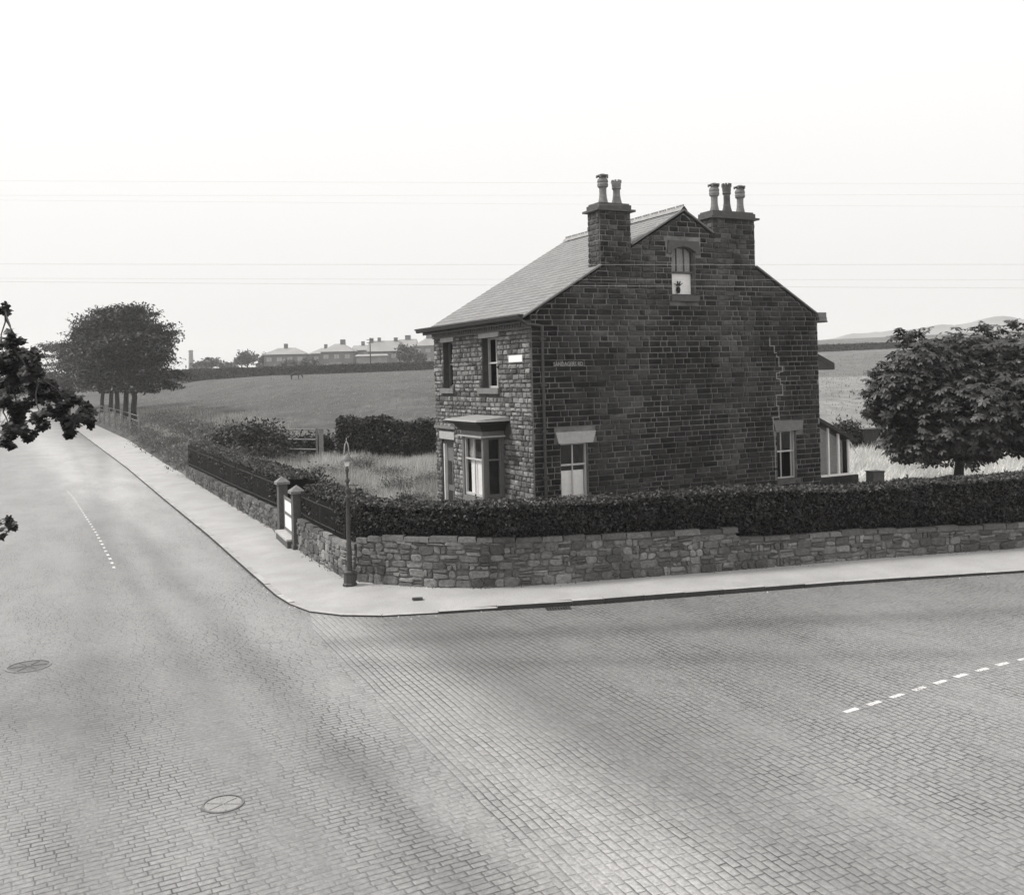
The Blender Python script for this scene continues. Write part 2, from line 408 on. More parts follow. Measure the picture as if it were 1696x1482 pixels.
V = np.stack([GX, GY, GZ], -1).reshape(-1, 3); nx, ny = len(gx), len(gy)
I = (np.arange(ny-1)[:, None]*nx+np.arange(nx-1)[None, :]).ravel()
F = np.stack([I, I+1, I+nx+1, I+nx], 1)
n = NT('field_grass', 0.95, 0.1); P = n.pos()
sx = n.t.nodes.new('ShaderNodeSeparateXYZ'); n.t.links.new(P, sx.inputs[0])
a = n.noise(P, 0.12, 5, .65); b = n.noise(n.mapping(P, (1, .35, 1)), 0.9, 4, .7); c = n.noise(P, 7, 3, .7)
f = n.math('MULTIPLY', n.rng(a, .3, .7, .74, 1.22), n.math('MULTIPLY', n.rng(b, .3, .7, .72, 1.26), n.rng(c, .25, .75, .78, 1.22)))
yr = n.math('ADD', sx.outputs[1], n.math('MULTIPLY', n.math('SUBTRACT', n.noise(P, .08, 2), .5), 12))
near = n.rng(yr, 58, 66, 1.0, 0.0)                         # the garden is dry rank grass, the pasture beyond is green
rt = n.rng(n.math('SUBTRACT', sx.outputs[0], n.math('MULTIPLY', sx.outputs[1], .18)), -2, 3, 0.0, 1.0)
val = n.math('ADD', 0.085, n.math('MULTIPLY', near, 0.06))
val = n.math('ADD', val, n.math('MULTIPLY', rt, n.rng(yr, 135, 139, 0.11, 0.05)))
val = n.math('ADD', val, n.math('MULTIPLY', rt, n.math('MULTIPLY', near, 0.22)))
n.gray(n.math('MULTIPLY', val, f), (1, .99, .97)); n.bump(c, .6, .08)
struct(npmesh('field', V, F, np.ones(len(F)), n.m)).name = 'field'

# roads ---------------------------------------------------------------
# main road: between the kerbs and up to the seam line where the paving pattern turns
seam = [(-5.0, 22.93), (-4.45, 21.04), (.04, 11.07), (4.8, .5), (9.3, -9.5)]
kl = [p for p in KERB if p[1] > 22.9][:11]
m = MB()
lk7 = LK[:7]
for i in range(6): m.face([(*lk7[i], 0), (*kl[i], 0), (*kl[i+1], 0), (*lk7[i+1], 0)])
pl = [lk7[6], *kl[6:10], (-4.95, 22.95), (-4.45, 21.04), (.04, 11.07), (4.8, .5), (9.3, -9.5), (-3, -9.5), (-3.5, -2.5), (-8.6, 8.0)]
m.face([(x, y, 0) for x, y in pl])
road = m.build('road', M['road'])
bm = bmesh.new(); bm.from_mesh(road.data); bmesh.ops.triangulate(bm, faces=bm.faces); bm.to_mesh(road.data); bm.free()
struct(road)
kr = KERB[10:]
pl = kr + [(60, -9.5), (9.3, -9.5), (4.8, .5), (.04, 11.07), (-4.45, 21.04)]
m = MB(); m.face([(x, y, 0) for x, y in pl]); sr = m.build('side_road', M['side'])
bm = bmesh.new(); bm.from_mesh(sr.data); bmesh.ops.triangulate(bm, faces=bm.faces); bm.to_mesh(sr.data); bm.free()
struct(sr)

def dense(poly, step): return resample(poly, step)
# pavement + kerb on the house side
def ribbon(poly, f, n=1): pass
KD = dense(KERB, .9); 
def hk(x): return float(np.interp(x, [-12, -7, -5.5, -2, 1, 3, 8, 13], [.085, .07, .04, .04, .12, .13, .09, .06]))
def kerbstones(name, poly, sgn, z=None, w=.16):
    m = MB(); t = 1.0; run = 0
    off = offset(poly, sgn*w)
    for i in range(len(poly)-1):
        t = R.uniform(.85, 1.15); dz = R.uniform(-.004, .004)
        a, b = Vector(poly[i]), Vector(poly[i+1]); c, d = Vector(off[i+1]), Vector(off[i])
        g = (b-a).normalized()*.006
        a2, b2, c2, d2 = a+g, b-g, c-g, d+g
        low = .12
        zz = (z if z else hk((a.x+b.x)/2))+dz
        P = [(a2.x, a2.y, -low), (b2.x, b2.y, -low), (c2.x, c2.y, -low), (d2.x, d2.y, -low)]
        Q = [(p[0], p[1], zz) for p in P]
        m.face([P[0], P[1], Q[1], Q[0]], t*.12); m.face(Q, t); m.face([P[2], P[3], Q[3], Q[2]], t)  # road face coloured dark, painting in the shade below the kerb edge
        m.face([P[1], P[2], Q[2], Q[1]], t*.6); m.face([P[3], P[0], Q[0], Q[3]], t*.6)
    return m.build(name, M['kerbstone'])
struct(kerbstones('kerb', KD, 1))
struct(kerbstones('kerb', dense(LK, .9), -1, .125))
def fill(name, A, B, z0, z1, mat):
    """surface between kerb back A (z0) and wall line B (z1); matched by arc fraction"""
    def arc(p):
        s = [0]
        for a, b in zip(p, p[1:]): s.append(s[-1]+math.dist(a, b))
        return np.array(s)/s[-1]
    A = np.array(A); B = np.array(B); sa, sb = arc(A.tolist()), arc(B.tolist())
    T = np.unique(np.concatenate([sa, sb])); T = T[np.concatenate([[True], np.diff(T) > 1e-5])]
    pa = np.stack([np.interp(T, sa, A[:, j]) for j in (0, 1)], 1); pb = np.stack([np.interp(T, sb, B[:, j]) for j in (0, 1)], 1)
    m = MB()
    for i in range(len(T)-1): m.face([(*pa[i], z0), (*pa[i+1], z0), (*pb[i+1], z1), (*pb[i], z1)])
    return m.build(name, mat)
# split at the corner so that the matching stays local
ki = [i for i, p in enumerate(KERB) if p == (-10.97, 34.5)][0]; kj = [i for i, p in enumerate(KERB) if p == (-4.1, 22.5)][0]
ii = [i for i, p in enumerate(INNER) if p == (-10.1, 37.7)][0]; ij = [i for i, p in enumerate(INNER) if p == (-3.5, 25.3)][0]
KO = offset(KERB, .155); IO = offset(INNER, .06)
class _: pass
pv = MB()
KZ = True
for (A, B) in ((KO[:ki+1], IO[:ii+1]), (KO[ki:kj+1], IO[ii:ij+1]), (KO[kj:], IO[ij:])):
    o = fill('pavement', A, B, .123, .15, M['paving'])
    me = o.data; base = len(pv.v)
    pv.v += [(v.co.x, v.co.y, hk(v.co.x)-.002 if v.co.z < .13 else .15) for v in me.vertices]; pv.f += [tuple(base+k for k in p.vertices) for p in me.polygons]; pv.t += [1.0]*len(me.polygons)
    bpy.data.objects.remove(o)
struct(pv.build('pavement', M['paving']))
struct(fill('pavement', offset(LK, -.155), offset(LOUT, .05), .123, .14, M['paving']))

# painted centre lines ---------------------------------------------------
def dash(m, c, ang, L, Wd, z=.004):
    ca, sa = cos(ang), sin(ang)
    j = lambda: R.uniform(-.008, .008)
    P = [(-L/2, -Wd/2), (L/2, -Wd/2), (L/2, Wd/2), (-L/2, Wd/2)]
    m.face([(c[0]+x*ca-y*sa+j(), c[1]+x*sa+y*ca+j(), z) for x, y in P])
m = MB(); pth = resample([(-12.25, 29.3), (-12.89, 30.6), (-15.02, 34.77), (-17.04, 38.65), (-19.39, 43.09), (-22.34, 48.67), (-24.2, 52)], .05)
acc = 0; last = Vector(pth[0])
for i, p in enumerate(pth[:-1]):
    p = Vector(p); acc += (p-last).length; last = p
    if i == 0 or acc >= .78:
        q = Vector(pth[i+1])-p; dash(m, p, math.atan2(q.y, q.x), .30, .085); acc = 0
lm = struct(m.build('centre_line', M['paint']))
m = MB(); DR = [(5.32, 15.5), (5.81, 15.81), (6.31, 16.13), (6.82, 16.46), (7.32, 16.78), (7.83, 17.1), (8.35, 17.4), (8.87, 17.7), (9.41, 17.97)]
for k in range(1, 12): DR.append((9.41+k*.56, 17.97+k*.25))
for i in range(len(DR)):
    a = Vector(DR[max(i-1, 0)]); b = Vector(DR[min(i+1, len(DR)-1)]); q = b-a
    dash(m, DR[i], math.atan2(q.y, q.x), .33, .10)
struct(m.build('centre_line', M['paint']))

# manhole covers and gully ------------------------------------------------
def manhole(x, y, r, label, bright):
    t = empty('manhole_cover', (x, y, 0), R.uniform(0, 3), label, 'manhole cover', 'manhole covers in the setts')
    m = MB(); N = 28
    for j in range(N):
        a0, a1 = 2*pi*j/N, 2*pi*(j+1)/N
        m.face([(r*cos(a0), r*sin(a0), .012), (r*cos(a1), r*sin(a1), .012), (r*.9*cos(a1), r*.9*sin(a1), .014), (r*.9*cos(a0), r*.9*sin(a0), .014)])
        m.face([(r*cos(a0), r*sin(a0), -.01), (r*cos(a1), r*sin(a1), -.01), (r*cos(a1), r*sin(a1), .012), (r*cos(a0), r*sin(a0), .012)])
    m.build('rim', M['lidstone'] if not bright else M['castiron'], t)
    m = MB(); rr = r*.88
    m.face([(rr*cos(2*pi*j/N), rr*sin(2*pi*j/N), .006) for j in range(N)])
    for k in range(6):
        a = k*pi/3; ca, sa = cos(a), sin(a)
        m.box(.1*r, .8*r, -.035*r, .035*r, .007, .014, f=lambda X, Y, Z, ca=ca, sa=sa: (X*ca-Y*sa, X*sa+Y*ca, Z))
    m.box(-.1*r, .1*r, -.1*r, .1*r, .0065, .0175)
    m.build('lid', M['lidstone'] if bright else M['castiron'], t)
    return t
manhole(-9.72, 19.1, .42, 'large dark iron manhole cover with pale rim at the left edge of the road', False)
manhole(-3.92, 12.62, .27, 'small pale round manhole cover among the setts in the foreground', True)
t = empty('gully_grate', (.95, 22.82, 0), .13, 'iron drain grate in the gutter below the kerb of the side road', 'drain grate')
m = MB(); m.box(-.3, .3, -.22, -.19, -.01, .008); m.box(-.3, .3, .03, .055, -.01, .008); m.box(-.3, -.27, -.19, .03, -.01, .008); m.box(.27, .3, -.19, .03, -.01, .008)
for k in range(8): m.box(-.24+k*.065, -.21+k*.065, -.19, .03, -.01, .006)
m.build('grating', M['iron'], t); MB().box(-.27, .27, -.19, .03, .0005, .002).build('pit', M['inside'], t)
t = empty('hydrant_cover', (-2.45, 23.6, .137), .1, 'small dark iron cover set in the pavement near the lamp corner', 'hydrant cover')
m = MB(); m.box(-.13, .13, -.08, .08, -.02, .004); m.box(-.1, .1, -.06, -.045, .004, .007); m.box(-.1, .1, .045, .06, .004, .007); m.box(-.02, .02, -.04, .04, .006, .011); m.build('lid', M['iron'], t)

# ---------------------------------------------------------------- masonry helpers
def stone_block(m, mp, c, p, tone, inset=.018, rough=.012):
    """c: 4 (s,z) corners ccw; block standing p proud of the bed"""
    cx = sum(q[0] for q in c)/4; cz = sum(q[1] for q in c)/4
    ring0 = [mp(q[0], q[1], -.004) for q in c]
    fr = []
    for q in c:
        dx, dz = cx-q[0], cz-q[1]; L = math.hypot(dx, dz) or 1; k = min(inset*1.4, L*.4)/L
        fr.append(mp(q[0]+dx*k, q[1]+dz*k, p+R.uniform(-rough, rough)*.6))
    mid = mp(cx+R.uniform(-.25, .25)*abs(c[1][0]-c[0][0]), cz+R.uniform(-.2, .2)*abs(c[2][1]-c[1][1]), p+R.uniform(0, rough*1.8))
    i = len(m.v); m.v += [tuple(q) for q in ring0]+[tuple(q) for q in fr]+[tuple(mid)]
    for k in range(4):
        j = (k+1) % 4
        m.f.append((i+k, i+j, i+4+j, i+4+k)); m.t.append(tone)
        m.f.append((i+4+k, i+4+j, i+8)); m.t.append(tone)
def rubble_block(m, mp, c, p, tone):
    cx = sum(q[0] for q in c)/4; cz = sum(q[1] for q in c)/4; out = []
    w, h = abs(c[1][0]-c[0][0]), abs(c[3][1]-c[0][1]); mn = min(w, h)
    for k in range(4):
        a, q, b = c[k-1], c[k], c[(k+1) % 4]; ch = mn*R.uniform(.12, .36)
        for e in (a, b):
            dx, dz = e[0]-q[0], e[1]-q[1]; L = math.hypot(dx, dz) or 1; t = min(ch, L*.42)/L; out.append((q[0]+dx*t, q[1]+dz*t))
    n_ = len(out); i = len(m.v)
    m.v += [tuple(mp(s, z, -.004)) for s, z in out]
    for f_, pp in ((.90, .75), (.72, 1.0)): m.v += [tuple(mp(cx+(s-cx)*f_, cz+(z-cz)*f_, p*pp+R.uniform(-.004, .004))) for s, z in out]
    for r in (0, 1):
        for k in range(n_): j = (k+1) % n_; m.f.append((i+r*n_+k, i+r*n_+j, i+(r+1)*n_+j, i+(r+1)*n_+k)); m.t.append(tone)
    m.f.append(tuple(i+2*n_+k for k in range(n_))); m.t.append(tone)
def coursed(m, mp, s0f, s1f, z0, z1, ch, wmin, wmax, holes, joint, p, tonef, jit=.004, rough=.012, chj=.12):
    z = z0
    while z < z1-.03:
        h = ch*R.uniform(1-chj, 1+chj); zt = min(z+h, z1)
        if z1-zt < ch*.45: zt = z1
        zm = zt-.01
        a, b = min(s0f(z), s0f(zt)), max(s1f(z), s1f(zt))
        s = a-R.uniform(0, wmax*.5)
        while s < b:
            w = R.uniform(wmin, wmax); e = s+w
            segs = [(max(s, a), min(e, b))]
            for (h0, h1, hz0, hz1) in holes:
                if zt > hz0+.02 and z < hz1-.02:
                    ns = []
                    for (u0, u1) in segs:
                        if u1 <= h0 or u0 >= h1: ns.append((u0, u1)); continue
                        if u0 < h0: ns.append((u0, h0))
                        if u1 > h1: ns.append((h1, u1))
                    segs = ns
            for (u0, u1) in segs:
                if u1-u0 < .06: continue
                q = joint/2; j = lambda: R.uniform(-jit, jit)
                lo, hi = lambda v, y: max(v, s0f(y)), lambda v, y: min(v, s1f(y))
                c = [(lo(u0+q+j(), z), z+q+j()), (hi(u1-q+j(), z), z+q+j()), (hi(u1-q+j(), zt), zt-q+j()), (lo(u0+q+j(), zt), zt-q+j())]
                if c[1][0]-c[0][0] < .03: continue
                if c[2][0]-c[3][0] < .02: c[2] = c[3] = ((c[2][0]+c[3][0])/2, c[2][1])
                stone_block(m, mp, c, p*R.uniform(.5, 1.4), tonef((u0+u1)/2, (z+zt)/2), rough=rough)
            s = e
        z = zt
def bed(m, mp, s0f, s1f, z0, z1, holes, zbreaks=()):
    zs = sorted(set([z0, z1]+[h for q in holes for h in q[2:] if z0 < h < z1]+[b for b in zbreaks if z0 < b < z1]))
    for a, b in zip(zs, zs[1:]):
        act = sorted([(h[0], h[1]) for h in holes if h[2] < b-1e-4 and h[3] > a+1e-4])
        cur = None; edges = []
        L = [(s0f(a), s0f(b))]
        for (h0, h1) in act: edges.append((L[-1], (h0, h0))); L.append((h1, h1))
        edges.append((L[-1], (s1f(a), s1f(b))))
        for (l, r) in edges: m.face([mp(l[0], a, 0), mp(r[0], a, 0), mp(r[1], b, 0), mp(l[1], b, 0)])

# ---------------------------------------------------------------- the house
TH = .473
house = empty('stone_house', (.5616, 27, .0), TH, 'large soot-darkened stone house with slate roof and two tall chimney stacks at the road corner', 'house')
L1, L2, ZE, ZR, GZ0 = 10.76, 7.08, 7.22, 10.41, .55
GM = lambda s, z, o: (s, -o, z)                # gable wall mapping
FM = lambda s, z, o: (-o, s, z)                # front wall mapping
sl_ = (ZR-.06-ZE)/(L1/2)
g0 = lambda z: 0.0 if z <= ZE else (z-ZE)/sl_
g1 = lambda z: L1 if z <= ZE else L1-(z-ZE)/sl_
GH = [(.86, 1.76, 2.0, 3.55), (8.89, 9.71, 1.98, 3.52), (4.9, 5.79, 7.83, 9.34)]
FH = [(2.12, 3.22, 5.16, 6.7), (5.5, 6.3, 5.16, 6.7), (5.6, 6.6, .6, 3.45), (1.95, 3.25, 1.95, 3.75)]
# extra (lintels and sills) excluded from the stones only
GX_ = [(.69, 2.03, 3.55, 3.89), (.78, 1.84, 1.86, 2.0), (8.74, 10.02, 3.52, 3.85), (8.8, 9.8, 1.84, 1.98), (4.7, 6.0, 9.1, 9.53), (4.82, 5.87, 7.68, 7.83)]
FX_ = [(1.97, 3.40, 6.7, 6.95), (5.33, 6.45, 6.7, 6.96), (2.0, 3.45, 4.96, 5.16), (5.35, 6.45, 4.98, 5.16), (5.45, 6.72, 3.45, 3.7), (1.4, 3.9, 3.7, 4.3), (1.83, 3.37, .5, 3.8)]
def gt(s, z):
    v = R.choice([.5, .65, .8, .95, 1.0, 1.15, 1.5])
    v *= 1+.9*math.exp(-((s-7.1-.1*sin(z*2))/.42)**2)+.45*math.exp(-((s-3.2)/.9)**2)*(1 if z > 3.6 else .3)   # paler flue lines up the wall
    if z > 6.3: v *= 1.25
    if s < .7: v *= .55
    return v*R.uniform(.85, 1.15)
m = MB()
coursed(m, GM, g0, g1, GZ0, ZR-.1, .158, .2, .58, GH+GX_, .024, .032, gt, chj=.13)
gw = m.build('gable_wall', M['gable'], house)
m = MB(); bed(m, GM, g0, g1, GZ0, ZR-.06, GH, (ZE,))
for (a, b, c, d) in GH:                                     # reveals
    m.face([(a, 0, c), (a, .3, c), (a, .3, d), (a, 0, d)]); m.face([(b, 0, c), (b, .3, c), (b, .3, d), (b, 0, d)])
    m.face([(a, 0, d), (b, 0, d), (b, .3, d), (a, .3, d)]); m.face([(a, 0, c), (b, 0, c), (b, .3, c), (a, .3, c)])
m.build('mortar', M['mortar_l'], gw)
# stepped crack repointed in pale mortar
crk = [(8.67, 6.51), (8.66, 6.27), (8.84, 6.05), (8.93, 5.91), (9.02, 5.61), (9.18, 5.59), (9.17, 5.44), (9.04, 5.4), (8.91, 5.21), (9.06, 5.03), (9.15, 4.69), (8.88, 4.34), (8.97, 3.98), (8.68, 3.96), (8.72, 3.6)]
m = MB()
for (a, b), (c, d) in zip(crk, crk[1:]):
    w = .014; m.box(min(a, c)-w, max(a, c)+w, -.052, -.02, b-w, b+w); m.box(c-w, c+w, -.051, -.02, min(b, d)-w, max(b, d)+w)
for k in range(7): z = 3.5-k*.16*1.4; m.box(8.78-w, 8.78+w, -.05, -.02, z-.2, z+.02)
cr = m.build('repointed_crack', M['ridge'], gw)
def ft(s, z): return R.choice([.45, .65, .8, .95, 1.05, 1.2, 1.5])*R.uniform(.85, 1.15)
m = MB()
coursed(m, FM, lambda z: .02, lambda z: L2-.02, GZ0, ZE-.3, .14, .13, .40, FH+FX_, .018, .034, ft, jit=.010, rough=.018, chj=.22)
fw = m.build('front_wall', M['front'], house)
m = MB(); bed(m, FM, lambda z: 0, lambda z: L2, GZ0, ZE, FH)
for (a, b, c, d) in FH:
    m.face([(0, a, c), (.3, a, c), (.3, a, d), (0, a, d)]); m.face([(0, b, c), (.3, b, c), (.3, b, d), (0, b, d)])
    m.face([(0, a, d), (0, b, d), (.3, b, d), (.3, a, d)]); m.face([(0, a, c), (0, b, c), (.3, b, c), (.3, a, c)])
m.build('mortar', M['mortar_d'], fw)
# rear and far gable walls (plain coursed)
BM_ = lambda s, z, o: (L1+o, s, z); AM_ = lambda s, z, o: (s, L2+o, z)
m = MB()
coursed(m, BM_, lambda z: .02, lambda z: L2-.02, GZ0, ZE-.05, .165, .3, .6, [], .02, .03, gt)
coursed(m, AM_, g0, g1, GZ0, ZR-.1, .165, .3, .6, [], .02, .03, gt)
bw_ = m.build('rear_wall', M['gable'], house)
m = MB(); bed(m, BM_, lambda z: 0, lambda z: L2, GZ0, ZE, []); bed(m, AM_, g0, g1, GZ0, ZR-.06, [], (ZE,)); m.build('mortar', M['mortar_l'], bw_)

# lintels and sills
def part(name, mb, mat, par=house): return mb.build(name, M[mat], par)
def trap(mp, a, b, c, d, z0, z1, p, q=.0):
    m = MB(); fr = [(a, z0), (b, z0), (d, z1), (c, z1)]
    P = [mp(s, z, p) for s, z in fr]; Q = [mp(s, z, -.14) for s, z in fr]
    m.face(P)
    for k in range(4): j = (k+1) % 4; m.face([P[k], P[j], Q[j], Q[k]])
    return m
part('lintel', trap(GM, .79, 1.92, .69, 2.03, 3.55, 3.88, .05), 'dressed')
part('lintel', trap(GM, 8.82, 9.94, 8.74, 10.02, 3.52, 3.84, .05), 'dressed_d')
part('lintel', trap(FM, 1.99, 3.38, 1.97, 3.40, 6.7, 6.94, .05), 'dressed')
part('lintel', trap(FM, 5.36, 6.42, 5.34, 6.44, 6.7, 6.95, .05), 'dressed')
part('lintel', trap(FM, 5.46, 6.7, 5.46, 6.7, 3.45, 3.70, .05), 'dressed')
for (mp, a, b, z, mt) in ((GM, .78, 1.84, 2.0, 'sooty'), (GM, 8.8, 9.8, 1.98, 'sooty'), (GM, 4.82, 5.87, 7.83, 'sooty'), (FM, 2.0, 3.45, 5.16, 'dressed_d'), (FM, 5.35, 6.45, 5.16, 'dressed_d')):
    part('sill', trap(mp, a, b, a, b, z-.17, z, .10), mt)
# segmental arch over the attic window
m = MB(); N = 10; ca = (4.9+5.79)/2; hw = .445
for k in range(N):
    s0, s1 = 4.9+.89*k/N, 4.9+.89*(k+1)/N
    zz = lambda s: 9.17+.16*(1-((s-ca)/hw)**2)
    P = [(s0, zz(s0)), (s1, zz(s1)), (s1, 9.5), (s0, 9.5)]
    m.face([GM(s, z, .045) for s, z in P]); m.face([GM(s0, zz(s0), .045), GM(s1, zz(s1), .045), GM(s1, zz(s1), -.2), GM(s0, zz(s0), -.2)])
m.face([GM(s, z, .045) for s, z in ((4.72, 9.1), (4.9, 9.1), (4.9, 9.5), (4.78, 9.5))]); m.face([GM(s, z, .045) for s, z in ((5.79, 9.1), (5.98, 9.1), (5.92, 9.5), (5.79, 9.5))])
for (a, b) in (((4.72, 9.1), (4.78, 9.5)), ((4.78, 9.5), (5.92, 9.5)), ((5.92, 9.5), (5.98, 9.1)), ((4.72, 9.1), (4.9, 9.1)), ((5.79, 9.1), (5.98, 9.1))):
    m.face([GM(*a, .045), GM(*b, .045), GM(*b, -.02), GM(*a, -.02)])
part('arched_lintel', m, 'sooty')
# string course and dentilled eaves
part('string_course', MB().box(-.07, 0, 5.35, 7.1, 3.80, 3.90), 'dressed_d')

def window(mp, a, b, c, d, dep, mat, rail=.5, mull=(), curtain=None, blind=None, parent=house, name='window', bars=.05, topmull=None, r=.6, fl=.1):
    """sash window: frame mesh with pane, curtains as children. dep = distance behind wall face"""
    m = MB(); w = bars
    def bx(s0, s1, z0, z1, o0, o1):
        P = [mp(s, z, o) for o in (o0, o1) for (s, z) in ((s0, z0), (s1, z0), (s1, z1), (s0, z1))]
        i = len(m.v); m.v += P
        for q in ((0, 1, 2, 3), (7, 6, 5, 4), (0, 4, 5, 1), (1, 5, 6, 2), (2, 6, 7, 3), (3, 7, 4, 0)): m.f.append(tuple(i+k for k in q)); m.t.append(1)
    bx(a, a+w, c, d, -dep-.07, -dep); bx(b-w, b, c, d, -dep-.07, -dep)
    bx(a+w, b-w, c, c+w*1.3, -dep-.07, -dep-.002); bx(a+w, b-w, d-w, d, -dep-.07, -dep-.002)
    zr = c+(d-c)*rail
    bx(a+w, b-w, zr-.025, zr+.025, -dep-.065, -dep-.004)
    for q in mull:
        s = a+(b-a)*q; bx(s-.018, s+.018, zr+.025, d-w, -dep-.05, -dep-.012)
        if topmull is None: bx(s-.018, s+.018, c+w*1.3, zr-.025, -dep-.06, -dep-.025)
    o = m.build(name, M[mat], parent)
    g = MB(); g.face([mp(s, z, -dep-.04) for s, z in ((a+w*.5, c+w*.5), (b-w*.5, c+w*.5), (b-w*.5, d-w*.5), (a+w*.5, d-w*.5))]); g.build('pane', M['glass'], o)
    k = MB()
    P = [mp(s, z, -dep-.08) for s, z in ((a, c), (b, c), (b, d), (a, d))]; Q = [mp(s, z, -dep-r) for s, z in ((a-fl, c-fl), (b+fl, c-fl), (b+fl, d+fl), (a-fl, d+fl))]
    k.face(Q)
    for i in range(4): j = (i+1) % 4; k.face([P[i], P[j], Q[j], Q[i]])
    k.build('dark_room', M['inside'], o)
    def cloth(nm, s0, s1, z0, z1, mt, fold=.02, off=.14):
        f = MB(); n = max(6, int((s1-s0)/.035)); pts = [(s0+(s1-s0)*i/n, fold*sin(i*1.9)+R.uniform(-.004, .004)) for i in range(n+1)]
        for (p0, q0), (p1, q1) in zip(pts, pts[1:]): f.face([mp(p0, z0, -dep-off-q0), mp(p1, z0, -dep-off-q1), mp(p1, z1, -dep-off-q1), mp(p0, z1, -dep-off-q0)])
        return f.build(nm, M[mt], o)
    for args in (curtain or []): cloth('curtain', *args)
    for args in (blind or []): cloth('blind', *args, fold=.004, off=.1)
    return o
window(GM, .86, 1.76, 2.0, 3.55, .10, 'ltpaint', .60, (.5,), blind=[(.9, 1.72, 2.0, 2.76, 'white')], bars=.045)
window(GM, 8.89, 9.71, 1.98, 3.52, .10, 'ltpaint', .57, (.33, .86), bars=.035)
aw = window(GM, 4.9, 5.79, 7.83, 9.34, .10, 'sooty', .48, (.3, .62), bars=.045, topmull=1, blind=[(4.93, 5.76, 7.85, 8.52, 'white')], curtain=[(4.93, 5.76, 8.54, 9.3, 'clothg')])
m = MB(); m.lathe([(.045, 7.92), (.07, 8.02), (.05, 8.1)], 8, (5.24, .15))
for k in range(9): a = R.uniform(-1.2, 1.2); m.tube([(5.24, .15, 8.08), (5.24+.08*sin(a), .14, 8.18), (5.24+.2*sin(a), .13, 8.16+.14*cos(a))], [.012, .02, .006], 5)
m.build('potted_plant', M['darkbush'], aw)
window(FM, 2.12, 3.22, 5.16, 6.7, .20, 'ltpaint', .5, (.5,), curtain=[(2.16, 2.72, 5.2, 6.66, 'cloth')], bars=.05)
window(FM, 5.5, 6.3, 5.16, 6.7, .20, 'midpaint', .52, (), curtain=[(5.55, 5.95, 5.2, 6.66, 'clothg')], bars=.05)

# front door
d = MB(); d.box(.16, .21, 5.6, 6.6, .62, 3.45); dr = d.build('door', M['midpaint'], house)
m = MB()
for z0, z1 in ((.9, 1.7), (1.9, 2.7)):
    for y0, y1 in ((5.75, 6.05), (6.15, 6.45)): m.box(.145, .16, y0, y1, z0, z1)
m.build('panel', M['dkpaint'], dr); MB().lathe([(.03, 0), (.035, .03), (.02, .05)], 8).build('handle', M['iron'], dr, (.12, 5.72, 1.75))
m = MB(); m.box(.05, .2, 5.6, 5.68, .62, 3.3); m.box(.05, .2, 6.52, 6.6, .62, 3.3); part('door_jamb', m, 'white')
part('door_head', MB().box(.05, .16, 5.6, 6.6, 3.28, 3.445), 'dkpaint')
part('doorstep', MB().box(-.35, .2, 5.5, 6.7, .5, .64), 'dressed_d')

# bay window on the front
bay = MB()
bay.box(-.70, -.001, 1.84, 3.36, .5, 1.92)
bo = bay.build('bay_window', M['dressed_d'], house)
m = MB()
# posts
for (x0, x1, y0, y1) in ((-.70, -.57, 1.84, 1.97), (-.70, -.57, 3.23, 3.36), (-.09, -.002, 1.84, 1.95), (-.09, -.002, 3.25, 3.36)): m.box(x0, x1, y0, y1, 1.92, 3.8)
m.box(-.72, -.002, 1.82, 1.99, 3.74, 3.90); m.box(-.72, -.002, 3.21, 3.38, 3.74, 3.90); m.box(-.72, -.55, 1.99, 3.21, 3.74, 3.90)
m.build('bay_frame', M['midpaint'], bo)
m = MB(); m.box(-.80, .0, 1.76, 3.44, 3.72, 3.765); m.build('head_moulding', M['ltpaint'], bo)
FB = lambda s, z, o: (-.66-o, s, z); SB = lambda s, z, o: (-.57+s, 1.88-o, z); SB2 = lambda s, z, o: (-.57+s, 3.32+o, z)
window(FB, 1.97, 3.23, 1.94, 3.72, .0, 'ltpaint', .62, (.5,), r=.45, fl=0, blind=[(2.02, 3.0, 1.98, 3.02, 'white')], curtain=[(2.75, 3.2, 3.05, 3.7, 'clothg')], bars=.06, parent=house)
window(SB, .0, .48, 1.94, 3.72, .0, 'midpaint', .62, (), r=.14, fl=0, bars=.07, parent=house)
window(SB2, .0, .48, 1.94, 3.72, .0, 'midpaint', .62, (), r=.14, fl=0, bars=.07, parent=house)
m = MB()
def cor(z0, z1, e0, e1):
    def c(e, z): return [(.0, 1.84-e, z), (-.70-e, 1.84-e, z), (-.70-e, 3.36+e, z), (.0, 3.36+e, z)]
    A, B = c(e0, z0), c(e1, z1)
    for k in range(3): m.face([A[k], A[k+1], B[k+1], B[k]])
    m.face(A); m.face(B)
cor(3.90, 3.98, .04, .12); cor(3.98, 4.12, .12, .20); cor(4.12, 4.20, .30, .42)
m.build('cornice', M['dkpaint'], bo)
m = MB(); A = [(.0, 1.40, 4.205), (-1.13, 1.40, 4.205), (-1.13, 3.8, 4.205), (.0, 3.8, 4.205)]; B = [(.0, 1.45, 4.33), (-1.06, 1.47, 4.25), (-1.06, 3.73, 4.25), (.0, 3.75, 4.33)]
for k in range(4): m.face([A[k], A[(k+1) % 4], B[(k+1) % 4], B[k]])
m.face(B); m.build('lead_roof', M['ridge'], bo)

